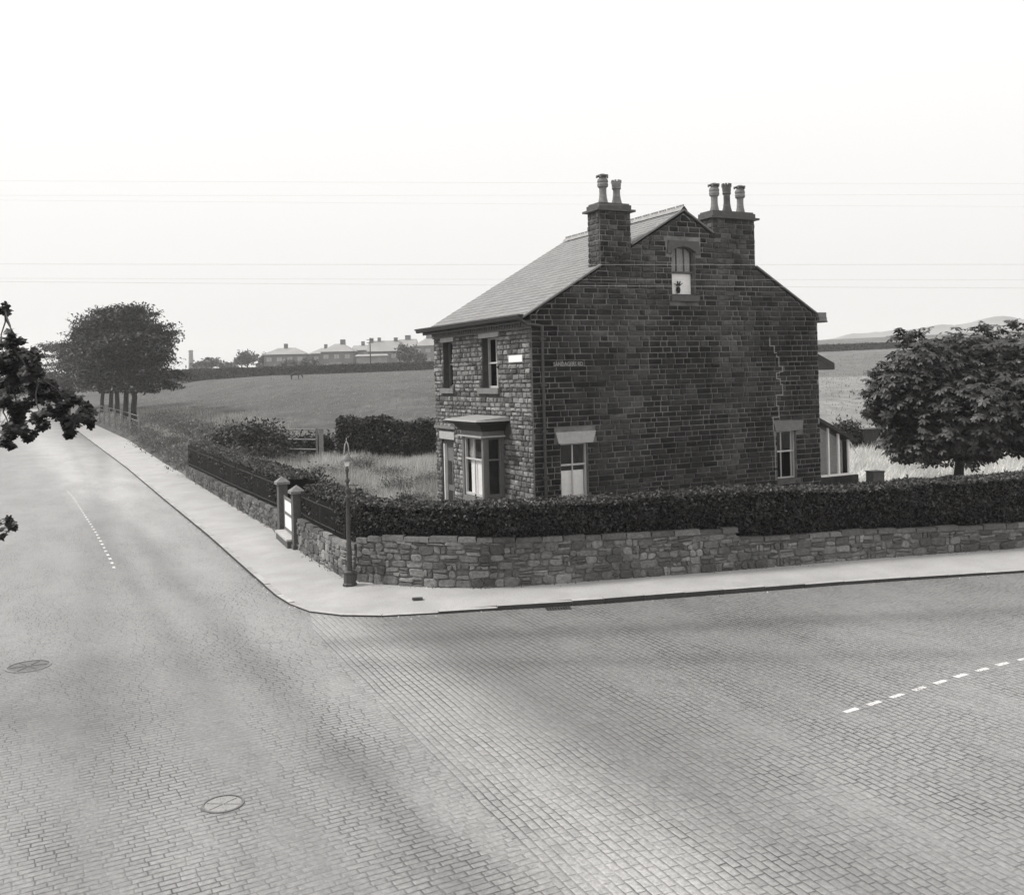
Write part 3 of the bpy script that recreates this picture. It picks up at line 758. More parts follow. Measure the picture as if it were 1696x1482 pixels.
# roof
rf = MB(); OX = .42; ang = math.atan(sl_)
ex, ez = -OX, ZE+.04-OX*sl_*1.0
NOTCH = {-1: (2.35, 3.43, .63), 1: (L1-8.17, L1-6.50, .65)}
def tx_(x): return (x-ex)/(L1/2-ex)
def rp(side, t, y, lift=0.0):      # t from eaves 0 to ridge 1
    x = ex+(L1/2-ex)*t; z = ez+.05+(ZR-ez)*t
    x += -sin(ang)*lift; z += cos(ang)*lift
    return (x, y, z) if side < 0 else (L1-x, y, z)
rows, Y0, Y1 = 30, -.06, L2+.12
for side in (-1, 1):
    na, nb, nd = NOTCH[side]; ta, tb = tx_(na), tx_(nb)
    for (u0, u1, ys) in ((0, ta, Y0), (ta, tb, nd), (tb, 1, Y0)):
        for lf in (0, -.03): rf.face([rp(side, u0, ys, lf), rp(side, u0, Y1, lf), rp(side, u1, Y1, lf), rp(side, u1, ys, lf)], .6)
        if ys == Y0: rf.face([rp(side, u0, Y0), rp(side, u1, Y0), rp(side, u1, Y0, -.03), rp(side, u0, Y0, -.03)], .9)
    for r in range(rows):
        t0, t1 = r/rows, min(1, (r+1.12)/rows); y = Y0-(r % 2)*.14
        while y < Y1:
            w = .28*R.uniform(.96, 1.04); a, b = max(y+.004, Y0), min(y+w-.004, Y1)
            if ta-.005 < (t0+t1)/2 < tb+.005: a = max(a, nd+.01)
            if b-a > .03:
                l0, l1 = .010+R.uniform(0, .005), .003; tn = R.choice([.88, .95, 1, 1, 1.05, 1.12])
                P = [rp(side, t0, a, l0), rp(side, t0, b, l0), rp(side, t1, b, l1), rp(side, t1, a, l1)]
                rf.face(P, tn); rf.face([P[0], P[1], rp(side, t0, b), rp(side, t0, a)], .75)
            y += w
ro = rf.build('roof', M['slate'], house)
m = MB(); y = Y0
while y < Y1-.1:
    e = min(y+.45, Y1); zt = ZR+.02
    m.face([(L1/2-.13, y, zt), (L1/2-.13, e-.01, zt), (L1/2-.02, e-.01, zt+.13), (L1/2-.02, y, zt+.13)]); m.face([(L1/2+.13, y, zt), (L1/2+.13, e-.01, zt), (L1/2+.02, e-.01, zt+.13), (L1/2+.02, y, zt+.13)])
    for k in range(3):
        q = y+.03+k*.14
        m.box(L1/2-.02, L1/2+.02, q, q+.085, zt+.12, zt+.19)
    y = e
m.build('ridge_tiles', M['ridge'], ro)
# mortared verge along the near gable
for side in (-1, 1):
    na, nb, nd = NOTCH[side]
    for (u0, u1) in ((.02, tx_(na)-.003), (tx_(nb)+.003, 1)):
        m = MB(); P = [rp(side, u0, Y0-.01, .02), rp(side, u1, Y0-.01, .02), rp(side, u1, Y0-.01, -.015), rp(side, u0, Y0-.01, -.015)]
        Q = [rp(side, u0, Y0+.05, .034), rp(side, u1, Y0+.05, .034)]
        m.face(P); m.face([P[0], P[1], Q[1], Q[0]]); m.build('verge', M['dressed_d'], ro)
# gutter, fascia, dentils
m = MB(); m.box(-.33, -.001, -.05, L2+.1, 7.02, 7.06); m.box(-.36, -.33, -.06, L2+.14, 6.98, 7.14); part('fascia', m, 'dkpaint')
m = MB()
for k in range(int(L2/.17)): m.box(-.16, -.001, .02+k*.17, .10+k*.17, 6.90, 7.02)
m.box(-.06, -.0005, .0, L2, 6.84, 6.90); part('dentils', m, 'dressed_d')
m = MB(); m.tube([(-.47, -.3, 7.13), (-.47, L2+.35, 7.13)], .07, 10); m.box(-.56, -.40, -.34, L2+.4, 7.16, 7.21); part('gutter', m, 'dkpaint')
m = MB(); m.tube([(-.45, -.15, 7.1), (-.2, -.12, 6.95), (.25, -.1, 6.9), (.3, -.1, 6.8), (.3, -.1, .7)], .045, 8)
for z in (6.5, 5.2, 3.9, 2.6, 1.4): m.box(.22, .38, -.16, -.03, z, z+.06)
part('downpipe', m, 'iron')
m = MB(); m.box(L1+.001, L1+.34, -.1, L2, 7.08, 7.2); m.box(L1-.05, L1+.3, -.12, .35, 7.2, 7.36); part('kneeler', m, 'dressed_d')

# chimney stacks with pots
def stack(a, b, dep, z0, z1, zc, pots):
    m = MB()
    B_ = dep
    coursed(m, GM, lambda z: a, lambda z: b, z0+(0 if a < 5 else 0), zc, .158, .25, .45, [], .02, .028, lambda s, z: gt(s, 7)*1.15, chj=.05)
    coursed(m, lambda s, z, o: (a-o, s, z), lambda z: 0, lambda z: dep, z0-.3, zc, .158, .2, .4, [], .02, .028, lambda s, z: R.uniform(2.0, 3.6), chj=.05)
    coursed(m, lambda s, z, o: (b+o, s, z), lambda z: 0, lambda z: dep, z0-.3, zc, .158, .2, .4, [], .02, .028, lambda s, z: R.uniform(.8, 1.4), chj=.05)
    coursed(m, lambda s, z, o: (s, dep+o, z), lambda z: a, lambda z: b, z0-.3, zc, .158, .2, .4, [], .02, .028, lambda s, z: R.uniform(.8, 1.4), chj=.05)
    c = m.build('chimney', M['gable'], house)
    k = MB().box(a, b, .002, dep, z0-.4, zc+.02); k.build('mortar', M['mortar_l'], c)
    k = MB().box(a-.12, b+.12, -.13, dep+.12, zc, zc+.06); k.box(a-.02, b+.02, -.045, dep+.03, zc+.06, z1); k.box(a+.02, b-.02, .0, dep-.02, z1, z1+.05)
    k.build('chimney_cap', M['sooty'], c)
    for (s, h, mat, kind) in pots:
        p = MB(); zb = z1+.03; y = dep/2
        if kind == 'cowl':
            pr = [(.17, 0), (.15, .06), (.115, .22), (.105, .36), (.11, .50*h/.9), (.155, .53*h/.9), (.165, .60*h/.9), (.15, .64*h/.9), (.165, .69*h/.9), (.15, .75*h/.9), (.11, .79*h/.9), (.10, .84*h/.9)]
            p.lathe([(r, zb+z) for r, z in pr], 12, (s, y))
            p.lathe([(.17, zb+.84*h/.9), (.18, zb+.87*h/.9), (.05, zb+.92*h/.9)], 10, (s, y))
            for q in range(5): an = q*2*pi/5; p.box(s+.17*cos(an)-.02, s+.17*cos(an)+.02, y+.17*sin(an)-.02, y+.17*sin(an)+.02, zb+.80*h/.9, zb+.88*h/.9)
        else:
            pr = [(.19, 0), (.165, .05), (.125, .2), (.105, .36), (.105, .46*h/.75), (.14, .5*h/.75), (.13, .54*h/.75), (.14, .60*h/.75), (.14, .68*h/.75)]
            p.lathe([(r, zb+z) for r, z in pr], 12, (s, y))
            for q in range(8): an = q*2*pi/8; p.box(s+.125*cos(an)-.025, s+.125*cos(an)+.025, y+.125*sin(an)-.025, y+.125*sin(an)+.025, zb+.66*h/.75, zb+h)
        p.build('chimney_pot', M[mat], c)
stack(2.35, 3.43, .63, 8.6, 10.47, 10.27, [(2.70, .9, 'pot_l', 'cowl'), (3.18, .76, 'pot_l', 'crown')])
stack(6.50, 8.17, .65, 8.7, 10.47, 10.27, [(6.86, .92, 'pot_l', 'cowl'), (7.36, .95, 'pot_d', 'crown'), (7.90, .92, 'pot_l', 'cowl')])

# lean-to conservatory at the rear
LO = empty('lean_to', (0, 0, 0)); LO.parent = house
m = MB(); m.box(L1+.03, 12.8, .5, 2.8, .6, 1.80); m.box(L1+.03, 12.95, .45, .5, .6, 1.83); lt = m.build('plinth', M['gable'], LO)
m = MB()
for (x0, x1) in ((L1+.03, L1+.13), (11.62, 11.68), (12.08, 12.15), (12.55, 12.62)):
    zt = 3.95-(x0-L1)*.5; m.box(x0, x1, .5, .57, 1.83, zt)
m.box(L1+.03, 12.65, .48, .57, 1.80, 1.9); m.build('glazing_frame', M['white'], LO)
m = MB(); m.face([(L1+.05, .54, 1.85), (12.6, .54, 1.85), (12.6, .54, 3.0), (L1+.05, .54, 3.88)]); m.build('pane', M['glass'], LO)
m = MB(); m.face([(L1+.05, .72, 1.85), (12.5, .72, 1.85), (12.5, .72, 3.0), (L1+.05, .72, 3.8)]); m.build('blind', M['clothg'], LO)
m = MB()
P = [(L1+.01, .35, 4.02), (12.78, .35, 3.08), (12.78, 2.9, 3.08), (L1+.01, 2.9, 4.02)]; Q = [(x, y, z-.13) for x, y, z in P]
m.face(P); m.face(Q)
for k in range(4): m.face([P[k], P[(k+1) % 4], Q[(k+1) % 4], Q[k]])
m.build('sloping_roof', M['dkpaint'], LO)
m = MB().box(12.55, 12.65, .57, 2.8, 1.83, 3.0); m.build('end_wall', M['dkpaint'], LO)
m = MB(); P = [(L1+.01, .12, 6.05), (11.62, .12, 5.68), (11.62, 1.6, 5.68), (L1+.01, 1.6, 6.05)]; Q = [(x, y, z-.22) for x, y, z in P]
m.face(P); m.face(Q)
for k in range(4): m.face([P[k], P[(k+1) % 4], Q[(k+1) % 4], Q[k]])
part('rear_canopy', m, 'dkpaint')

# writing on the gable, name plate on the front
def textmesh(name, body, size, mat, ext=.004):
    cu = bpy.data.curves.new(name, 'FONT'); cu.body = body; cu.size = size; cu.extrude = ext; cu.align_x = 'LEFT'; cu.resolution_u = 2; cu.offset = .004
    o = bpy.data.objects.new(name, cu); COL.objects.link(o); bpy.context.view_layer.update()
    me = bpy.data.meshes.new_from_object(o.evaluated_get(bpy.context.evaluated_depsgraph_get()))
    bpy.data.objects.remove(o); me.materials.clear(); me.materials.append(mat)
    return bpy.data.objects.new(name, me)
o = textmesh('painted_lettering', 'SANDAGERS RD', .165, M['ridge'])
COL.objects.link(o); o.parent = house; o.location = (.66, -.062, 5.76); o.rotation_euler = (pi/2, -.0, 0)
w_ = max(v.co.x for v in o.data.vertices); o.scale = (.98/w_, 1, 1)
t = empty('street_sign', (.5616, 27, 0), TH, 'small white street name plate high on the lit front wall beside the corner', 'street sign')
m = MB().box(-.075, -.05, .44, 1.28, 5.90, 6.12); pl_ = m.build('plate', M['white'], t)
m = MB()
for (z0, z1) in ((5.905, 5.915), (6.105, 6.115)): m.box(-.078, -.074, .45, 1.27, z0, z1)
m.build('border', M['midpaint'], t)

# ---------------------------------------------------------------- boundary wall, railings, hedges
def arcs(poly):
    s = [0]
    for a, b in zip(poly, poly[1:]): s.append(s[-1]+math.dist(a, b))
    return s
def pathmap(poly):
    S_ = arcs(poly); P = np.array(poly)
    off = np.array(offset(poly, 1.0))-P
    def mp(s, z, o):
        x = np.interp(s, S_, P[:, 0]); y = np.interp(s, S_, P[:, 1]); nx_ = np.interp(s, S_, off[:, 0]); ny_ = np.interp(s, S_, off[:, 1])
        return (x-nx_*o, y-ny_*o, z)       # o>0 towards the road
    return mp, S_
def rubble_wall(name, poly, topf, label, cat='wall', thick=.4, cs=1.0, bright=1.0):
    poly = resample(poly, .6); mp, S_ = pathmap(poly); L = S_[-1]
    root = empty(name, (*poly[len(poly)//2], 0), 0, label, cat)
    inv = lambda f: (lambda s, z, o: tuple(np.array(f(s, z, o))-np.array(root.location)))
    q = inv(mp); m = MB()
    # rubble: bands broken into tall single stones and stacks of thin ones
    z = .12; bands = []
    while z < 1.6: h = R.uniform(.2, .34)*cs; bands.append((z, z+h)); z += h
    for (za, zb) in bands:
        s = -R.uniform(0, .3)
        while s < L:
            w = R.uniform(.22, .62)*cs; a, b = max(0, s), min(L, s+w); s += w
            if b-a < .05: continue
            T = topf((a+b)/2/L)-.15
            z1 = min(zb, T)
            if T-z1 < .06: z1 = T
            if z1-za < .05: continue
            k = R.random(); cells = []
            if k < .42 or z1-za < .13: cells = [(a, b, za, z1)]
            elif k < .72: c = za+(z1-za)*R.uniform(.35, .65); cells = [(a, b, za, c), (a, b, c, z1)] if R.random() < .4 else [(a, a+(b-a)*.55, za, c), (a+(b-a)*.55, b, za, c), (a, b, c, z1)]
            elif k < .88: c = a+(b-a)*R.uniform(.3, .7); cells = [(a, c, za, z1), (c, b, za, z1)]
            else: c = za+(z1-za)*.33; e = za+(z1-za)*.66; cells = [(a, b, za, c), (a, b, c, e), (a, b, e, z1)]
            for (u, v, y0, y1) in cells:
                j = lambda: R.uniform(-.034, .034)
                t = R.choice([.55, .7, .85, .95, 1.05, 1.2, 1.4])*R.uniform(.88, 1.12)*bright
                rubble_block(m, q, [(u+.006+j(), y0+.005+j()), (v-.006+j(), y0+.005+j()), (v-.006+j(), y1-.005+j()), (u+.006+j(), y1-.005+j())], R.uniform(.025, .065), t)
    # coping stones
    s = 0
    while s < L-.1:
        w = min(R.uniform(.35, .8), L-s); T = topf((s+w/2)/L); t = R.choice([.55, .7, .85, 1.05])*bright; dz = R.uniform(-.03, .02)
        for (o0, o1) in ((.08, -thick),):
            pts = [q(s+.006, T-.15, .0), q(s+w-.006, T-.15, 0), q(s+w-.006, T+dz, 0), q(s+.006, T+dz, 0)]
            e_ = R.uniform(.03, .07); F0 = [q(s+.006, T-.14, e_), q(s+w-.006, T-.14, e_), q(s+w-.02, T+dz-.015, e_-.01), q(s+.02, T+dz-.015, e_-.01)]
            B0 = [q(s+.006, T-.14, -thick), q(s+w-.006, T-.14, -thick), q(s+w-.01, T+dz, -thick), q(s+.01, T+dz, -thick)]
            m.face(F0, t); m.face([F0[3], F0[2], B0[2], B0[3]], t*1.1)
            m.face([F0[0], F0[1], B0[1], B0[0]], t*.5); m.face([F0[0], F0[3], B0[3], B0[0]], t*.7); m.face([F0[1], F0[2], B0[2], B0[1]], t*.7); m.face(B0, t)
        s += w
    m.build('stonework', M['rubble'], root)
    b = MB(); ss = np.linspace(0, L, int(L/.5)+2)
    for a_, b_ in zip(ss, ss[1:]):
        T0, T1 = topf(a_/L)-.145, topf(b_/L)-.145
        for o in (0.0, -thick): b.face([q(a_, 0, o), q(b_, 0, o), q(b_, T1, o), q(a_, T0, o)])
        b.face([q(a_, T0, 0), q(b_, T1, 0), q(b_, T1, -thick), q(a_, T0, -thick)])
    for a_ in (0, L): b.face([q(a_, 0, 0), q(a_, 0, -thick), q(a_, topf(a_/L)-.145, -thick), q(a_, topf(a_/L)-.145, 0)])
    b.build('mortar', M['mortar_r'], root)
    return root
W_L = [(-18.99, 55.88), (-11.9, 41.3), (-10.1, 37.7), (-8.35, 34.2)]
W_G = [(-6.95, 30.8), (-6.15, 29.1), (-4.75, 26.35), (-4.3, 25.78)]
W_R = [p for p in INNER if p[0] > -4.3 and p[0] < 30]
rubble_wall('stone_wall', W_L, lambda t: .80+.16*t, 'long low dark rubble wall under railings beside the main road pavement, left of the gate', bright=.75, cs=.85)
rubble_wall('stone_wall', W_G, lambda t: 1.17-.05*t, 'short pale rubble wall between the gate pillars and the street lamp', bright=1.3, cs=.85)
def wr(t):
    x = t*31.5-4.25
    return float(np.interp(x, [-4.25, -3.2, -1, 2.2, 6.5, 6.9, 7.2, 11.5, 15, 30], [1.30, 1.43, 1.45, 1.34, 1.30, 1.24, 1.02, .97, .88, .8]))
rubble_wall('stone_wall', W_R, wr, 'long curving rubble stone wall beneath the tall clipped hedge along the side road', cs=.85, bright=1.0)

def hedge(name, poly, w, zbf, ztf, label, dens=900, mat='hedge', l=.05, wd=.03, ends=True, top_lit=1.0, shag=1.0):
    poly = resample(poly, .5); mp, S_ = pathmap(poly); L = S_[-1]
    root = empty(name, (*poly[len(poly)//2], .7), 0, label, 'hedge'); o = np.array(root.location)
    m = MB(); ns = int(L/.3)+1; prof = [(0.07, 0), (.10, .3), (.10, .75), (.02, .92), (-.18, .97), (-w*.5, .98), (-w+.12, .95), (-w, .8), (-w, 0)]
    ring = []
    for i in range(ns+1):
        s = L*i/ns; zb, zt = zbf(s/L), ztf(s/L); r = []
        for (oo, zz) in prof:
            n_ = .04*vnoise(s, zz*3, 2.2)
            p = mp(s, zb+(zt-.05-zb)*zz, oo*.75-.06+n_); r.append(len(m.v)); m.v.append(tuple(np.array(p)-o))
        ring.append(r)
    for a, b in zip(ring, ring[1:]):
        for k in range(len(prof)-1): m.f.append((a[k], b[k], b[k+1], a[k+1])); m.t.append(1)
    m.f.append(tuple(ring[0])); m.t.append(1); m.f.append(tuple(reversed(ring[-1]))); m.t.append(1)
    m.build('inner_growth', M['hedgecore'], root)
    C = []; Nn = []; T = []
    P = np.array(poly); off = np.array(offset(poly, 1.0))-P
    def pts(n, fn):
        s = NR.uniform(0, L, n); x = np.interp(s, S_, P[:, 0]); y = np.interp(s, S_, P[:, 1]); nx_ = np.interp(s, S_, off[:, 0]); ny_ = np.interp(s, S_, off[:, 1])
        u = NR.uniform(0, 1, n); zb = np.array([zbf(q/L) for q in s]); zt = np.array([ztf(q/L) for q in s])+.07*vnoise(s, s*0, .8, 3)+.03*vnoise(s, s*0, 4.1, 1)
        oo, zz, nv = fn(u, zb, zt, nx_, ny_, n, s)
        C.append(np.stack([x-nx_*oo, y-ny_*oo, zz], 1)-o); Nn.append(nv)
    H = ztf(.5)-zbf(.5)
    def lump(s, z): return .09*vnoise(s, z*2.0, 1.3)+.05*vnoise(s, z*3, 4.3, 2)
    def front(u, zb, zt, a, b, n, s):
        z = zb+(zt-zb)*u**.95; bulge = .10*np.sin(np.pi*np.clip(u*1.05, 0, 1))**.6
        return bulge+lump(s, z)+NR.normal(0, .045*shag, n)-.02, z, np.stack([-a, -b, a*0+.35], 1)
    def back(u, zb, zt, a, b, n, s): return -w+NR.normal(0, .04, n), zb+(zt-zb)*u, np.stack([a, b, a*0+.2], 1)
    def top(u, zb, zt, a, b, n, s): return .08-(w+.08)*u, zt+NR.normal(0, .025*shag*1.6 if shag > 1 else .025, n)-.05*(2*u-1)**4+.03*vnoise(s, u*6, 3), np.stack([a*0, b*0, a*0+1], 1)
    pts(int(dens*L*H), front); nf = len(C[0]); pts(int(dens*.4*L*H), back); pts(int(dens*1.5*L*w), top)
    k_ = NR.randint(0, len(C[2]), int(L*3)); sh = []                 # stray shoots above the clipped top
    for c_ in C[2][k_]:
        h_ = NR.uniform(.05, .2); d_ = NR.normal(size=2)*.05; sh.append(c_+np.outer(np.linspace(.2, 1, 5), [d_[0], d_[1], h_]))
    C.append(np.concatenate(sh)); Nn.append(np.tile([[0, 0, 1.]], (len(C[3]), 1)))
    Cn = np.concatenate(C); N_ = np.concatenate(Nn); tf = np.ones(len(Cn)); tf[nf+len(C[1]):] = top_lit  # top leaves coloured paler, painting in the light on the clipped top
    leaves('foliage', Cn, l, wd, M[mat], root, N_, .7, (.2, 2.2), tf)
    return root
HR = offset(W_R, .18)
hedge('privet_hedge', HR, 1.05, lambda t: wr(t)-.04-(.10 if .32 < t < .52 else 0), lambda t: float(np.interp(t, [0, .1, .3, .6, .75, 1], [2.15, 2.2, 2.2, 2.12, 2.2, 2.5])), 'tall dark clipped hedge on top of the side road wall in front of the house', 650, top_lit=2.8)
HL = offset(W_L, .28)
hedge('privet_hedge', HL, 1.1, lambda t: .75, lambda t: 2.08, 'long clipped hedge with flat pale top behind railings, left of the gate', 560, l=.055, wd=.033, top_lit=2.8)
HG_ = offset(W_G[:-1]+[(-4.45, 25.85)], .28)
hedge('privet_hedge', HG_, 1.05, lambda t: 1.0, lambda t: 2.12, 'short clipped hedge between the gate pillars and the lamp corner', 620, top_lit=2.8)

def railings(poly, z0f, z1, label):
    poly = resample(poly, .5); mp, S_ = pathmap(poly); L = S_[-1]
    root = empty('railings', (*poly[len(poly)//2], z0f(.5)), 0, label, 'railings'); o = np.array(root.location)
    q = lambda s, z, oo: tuple(np.array(mp(s, z, oo))-o)
    m = MB(); s = .05
    while s < L:
        m.tube([q(s, z0f(s/L)-.02, -.12), q(s, z1-.03, -.12), q(s, z1+.04, -.12)], [.016, .016, .003], 5, cap=False); s += .105
    b = m.build('bars', M['rail'], root)
    ss = np.linspace(0, L, max(2, int(L/.8)))
    for nm, zz in (('top_rail', z1-.12), ('bottom_rail', None)):
        m = MB(); m.tube([q(s, zz if zz else z0f(s/L)+.12, -.12) for s in ss], .018, 6); m.build(nm, M['rail'], root)
    s = 0.0
    while s <= L: m = MB(); m.tube([q(s, z0f(s/L)-.02, -.12), q(s, z1+.05, -.12)], .025, 6); m.build('post', M['rail'], root); s += 2.4
    return root
railings(W_L, lambda t: .80+.16*t, 1.93, 'long run of black iron railings on the low wall, left of the gate')
railings(W_G+[(-3.9, 25.55)], lambda t: 1.17-.05*t, 1.95, 'short run of black iron railings from the gate pillar to the lamp corner')

# gate pillars and gate
def pillar(x, y, rz, zt, label):
    t = empty('gate_pillar', (x, y, .1), rz, label, 'gate pillar', 'pair of stone gate pillars')
    m = MB(); w = .155
    m.box(-w, w, -w, w, 0, zt-.1, 1.0); m.box(-w-.035, w+.035, -w-.035, w+.035, 0, .18); m.build('shaft', M['sooty'], t)
    m = MB(); c = w+.075; z = zt-.1
    A = [(-c, -c, z), (c, -c, z), (c, c, z), (-c, c, z)]; B = [(-c, -c, z+.08), (c, -c, z+.08), (c, c, z+.08), (-c, c, z+.08)]
    m.face(A)
    for k in range(4): m.face([A[k], A[(k+1) % 4], B[(k+1) % 4], B[k]]); m.face([B[k], B[(k+1) % 4], (.05*[1, 1, -1, -1][(k+1) % 4] if 0 else 0, 0, z+.27)])
    m.build('pyramid_cap', M['capstone'], t)
    return t
pillar(-8.12, 33.65, .45, 1.95, 'far gate pillar with pyramid cap, beside the long railings')
pillar(-7.02, 31.0, .45, 1.92, 'near gate pillar with pyramid cap, adjoining the pale short wall')
gd = Vector((-7.02+8.12, 31.0-33.65)); ga = math.atan2(gd.y, gd.x)
t = empty('garden_gate', (-8.02, 33.4, .35), ga, 'white garden gate standing between the two pillars above a stone step', 'gate')
m = MB(); GL = gd.length-.5
for z in (.08, .62, 1.12): m.box(.02, GL, .0, .05, z, z+.1)
m.box(.02, .12, .0, .05, 0, 1.25); m.box(GL-.1, GL, .0, .05, 0, 1.25)
m.build('gate_frame', M['midpaint'], t)
m = MB(); m.box(.12, GL-.1, .015, .035, .18, .62); m.box(.12, GL-.1, .015, .035, .72, 1.12); m.build('gate_panel', M['white'], t)
t = empty('gate_step', (-8.0, 33.35, .12), ga, 'pale stone step below the white garden gate', 'step')
MB().box(.05, GL, -.3, .25, 0, .24).build('riser', M['sooty'], t); MB().box(.03, GL+.02, -.33, .25, .24, .3).build('tread', M['dressed'], t)

# street lamp -----------------------------------------------------------
t = empty('street_lamp', (-4.39, 25.3, .13), 0, 'slender old iron street lamp standing on the corner pavement', 'street lamp')
m = MB(); m.lathe([(.19, 0), (.19, .05), (.165, .07), (.15, .30), (.17, .32), (.17, .36), (.10, .40)], 8, rot=pi/8); m.build('base', M['iron'], t)
m = MB(); m.lathe([(.072, .38), (.068, 1.0), (.06, 1.05), (.055, 1.9), (.048, 2.25), (.075, 2.28), (.075, 2.33), (.045, 2.36), (.04, 2.44), (.07, 2.48), (.075, 2.52), (.04, 2.56), (.032, 2.68), (.065, 2.72), (.065, 2.77), (.035, 2.8), (.028, 2.95), (.05, 3.0), (.05, 3.05), (.028, 3.08), (.028, 3.13)], 12); m.build('column', M['iron'], t, smooth=True)
m = MB(); m.tube([(-.22, 0, 2.62), (.22, 0, 2.62)], .014, 6); m.build('ladder_bar', M['iron'], t)
m = MB(); m.lathe([(.04, 3.12), (.065, 3.16), (.072, 3.24), (.06, 3.27)], 12); m.build('glass_bowl', M['white'], t, smooth=True)
m = MB(); m.lathe([(.165, 3.27), (.16, 3.30), (.10, 3.38), (.05, 3.42), (.03, 3.43)], 14); m.build('hood', M['midpaint'], t, smooth=True)
m = MB(); A = [(.06*cos(a)*1.0, 0, 3.40+.36*sin(a)**.8 if sin(a) > 0 else 3.40) for a in np.linspace(0, pi, 13)]; m.tube([(x, y, z) for x, y, z in A], .018, 6); m.tube([(0, 0, 3.74), (0, 0, 3.87)], [.016, .006], 6); m.build('hoop', M['kerbstone'], t, smooth=True)

# overhead wires ---------------------------------------------------------
WL = ['topmost of the overhead wires crossing the sky above the chimney pots', 'second overhead wire from the top, just under the topmost one', 'third overhead wire from the top crossing behind the pots of the stacks',
      'overhead wire crossing the gable level with the attic sash rail', 'overhead wire crossing the gable just under the attic blind top', 'lowest overhead wire, crossing the gable at the foot of the attic window']
for lab, za, zb, y, sag, r in zip(WL, (9.28, 9.03, 8.86, 7.66, 7.38, 7.28), (9.05, 8.83, 8.60, 7.45, 7.16, 7.02), (19, 19, 19, 19, 19.2, 19.4), (.15, .13, .16, .12, .1, .12), (.0015, .0015, .0012, .0026, .0018, .0026)):
    m = MB(); pts_ = []
    for i in range(25):
        x = -22+i*46/24; u = (x+22)/46; pts_.append((x, y, za+(zb-za)*((x-1.8)/8.4)-sag*4*u*(1-u)*.35+.04))
    m.tube(pts_, r, 5); tag(m.build('overhead_wire', M['wire']), lab, 'wire', 'overhead wires')

# ---------------------------------------------------------------- trees
def limb(m, p0, p1, r0, r1, wob=.12, n=5):
    p0 = Vector(p0); p1 = Vector(p1); L = (p1-p0).length; pts = []; rs = []
    for i in range(n+1):
        t = i/n; q = p0.lerp(p1, t)
        if 0 < i < n: q += Vector((R.uniform(-1, 1), R.uniform(-1, 1), R.uniform(-.5, .5)))*L*wob*.35
        pts.append(q); rs.append(r0+(r1-r0)*t)
    m.tube(pts, rs, 6, cap=False); return pts
def avenue_tree(x, y, zc, rx, rz, ztrunk, label, n=5200, pads=46, lx=0.0):
    n = int(n*2.6); pads = int(pads*2.0)
    z0 = tz(x, y); t = empty('roadside_tree', (x, y, z0), 0, label, 'tree', 'avenue trees beside the main road')
    m = MB(); limb(m, (0, 0, -.3), (.2, 0, ztrunk-z0+1.5), .34, .26, .03)
    for k in range(6):
        a = R.uniform(0, 2*pi); e = (cos(a)*rx*.5+lx, sin(a)*rx*.5, zc-z0+R.uniform(.1, .7)*rz); limb(m, (.1, 0, ztrunk-z0+R.uniform(-.5, 1.5)), e, .13, .03)
    m.build('trunk', M['barkdark'], t)
    C = []; N_ = []
    per = n//pads
    for k in range(pads):
        a = R.uniform(0, 2*pi); v = R.uniform(-.92, 1); rr = rx*(math.sqrt(max(0, 1-(v*.93)**2)) if v > 0 else 1-.12*v*v)*R.uniform(.3, .88)
        c = np.array([cos(a)*rr*(1+.22*max(0, -v))+lx, sin(a)*rr, zc-z0+v*rz*.9]); s = R.uniform(.8, 1.8)*rx/6.5
        q = np.clip(NR.normal(size=(per, 3)), -1.7, 1.7)*np.array([s, s, s*.24])*.62; q[:, 2] += .22*np.hypot(q[:, 0], q[:, 1])*np.sign(v+.1)
        C.append(c+q)
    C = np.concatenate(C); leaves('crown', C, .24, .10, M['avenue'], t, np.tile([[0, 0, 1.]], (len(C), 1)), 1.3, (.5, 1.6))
    return t
avenue_tree(-42.9, 109, 7.9, 5.6, 3.5, 4.9, 'nearest roadside tree of the avenue, rightmost of the row, overhanging the field', 5200)
avenue_tree(-48.2, 120, 10.2, 7.2, 5.3, 5.0, 'second tree of the avenue, broad dark crown with the thickest right trunk', 6500, 60, .3)
avenue_tree(-54.2, 132, 10.6, 7.2, 5.6, 5.0, 'third tree of the avenue, in the middle of the row behind the white rails', 6000, 56, .5)
avenue_tree(-60.5, 145, 10.2, 7.6, 5.2, 5.0, 'fourth tree of the avenue, left of the three close trunks', 5200, 50)
avenue_tree(-69.0, 162, 10.0, 8.2, 5.4, 4.8, 'fifth tree of the avenue, paler with haze, left part of the dark crown mass', 4800, 50)
avenue_tree(-82.0, 178, 9.0, 8.0, 4.8, 4.5, 'farthest roadside tree, low on the left edge of the avenue mass', 4200, 40)
avenue_tree(-85.5, 160, 7.6, 6.0, 4.0, 4.0, 'tree on the far side of the main road seen behind the foreground foliage', 3600, 34)

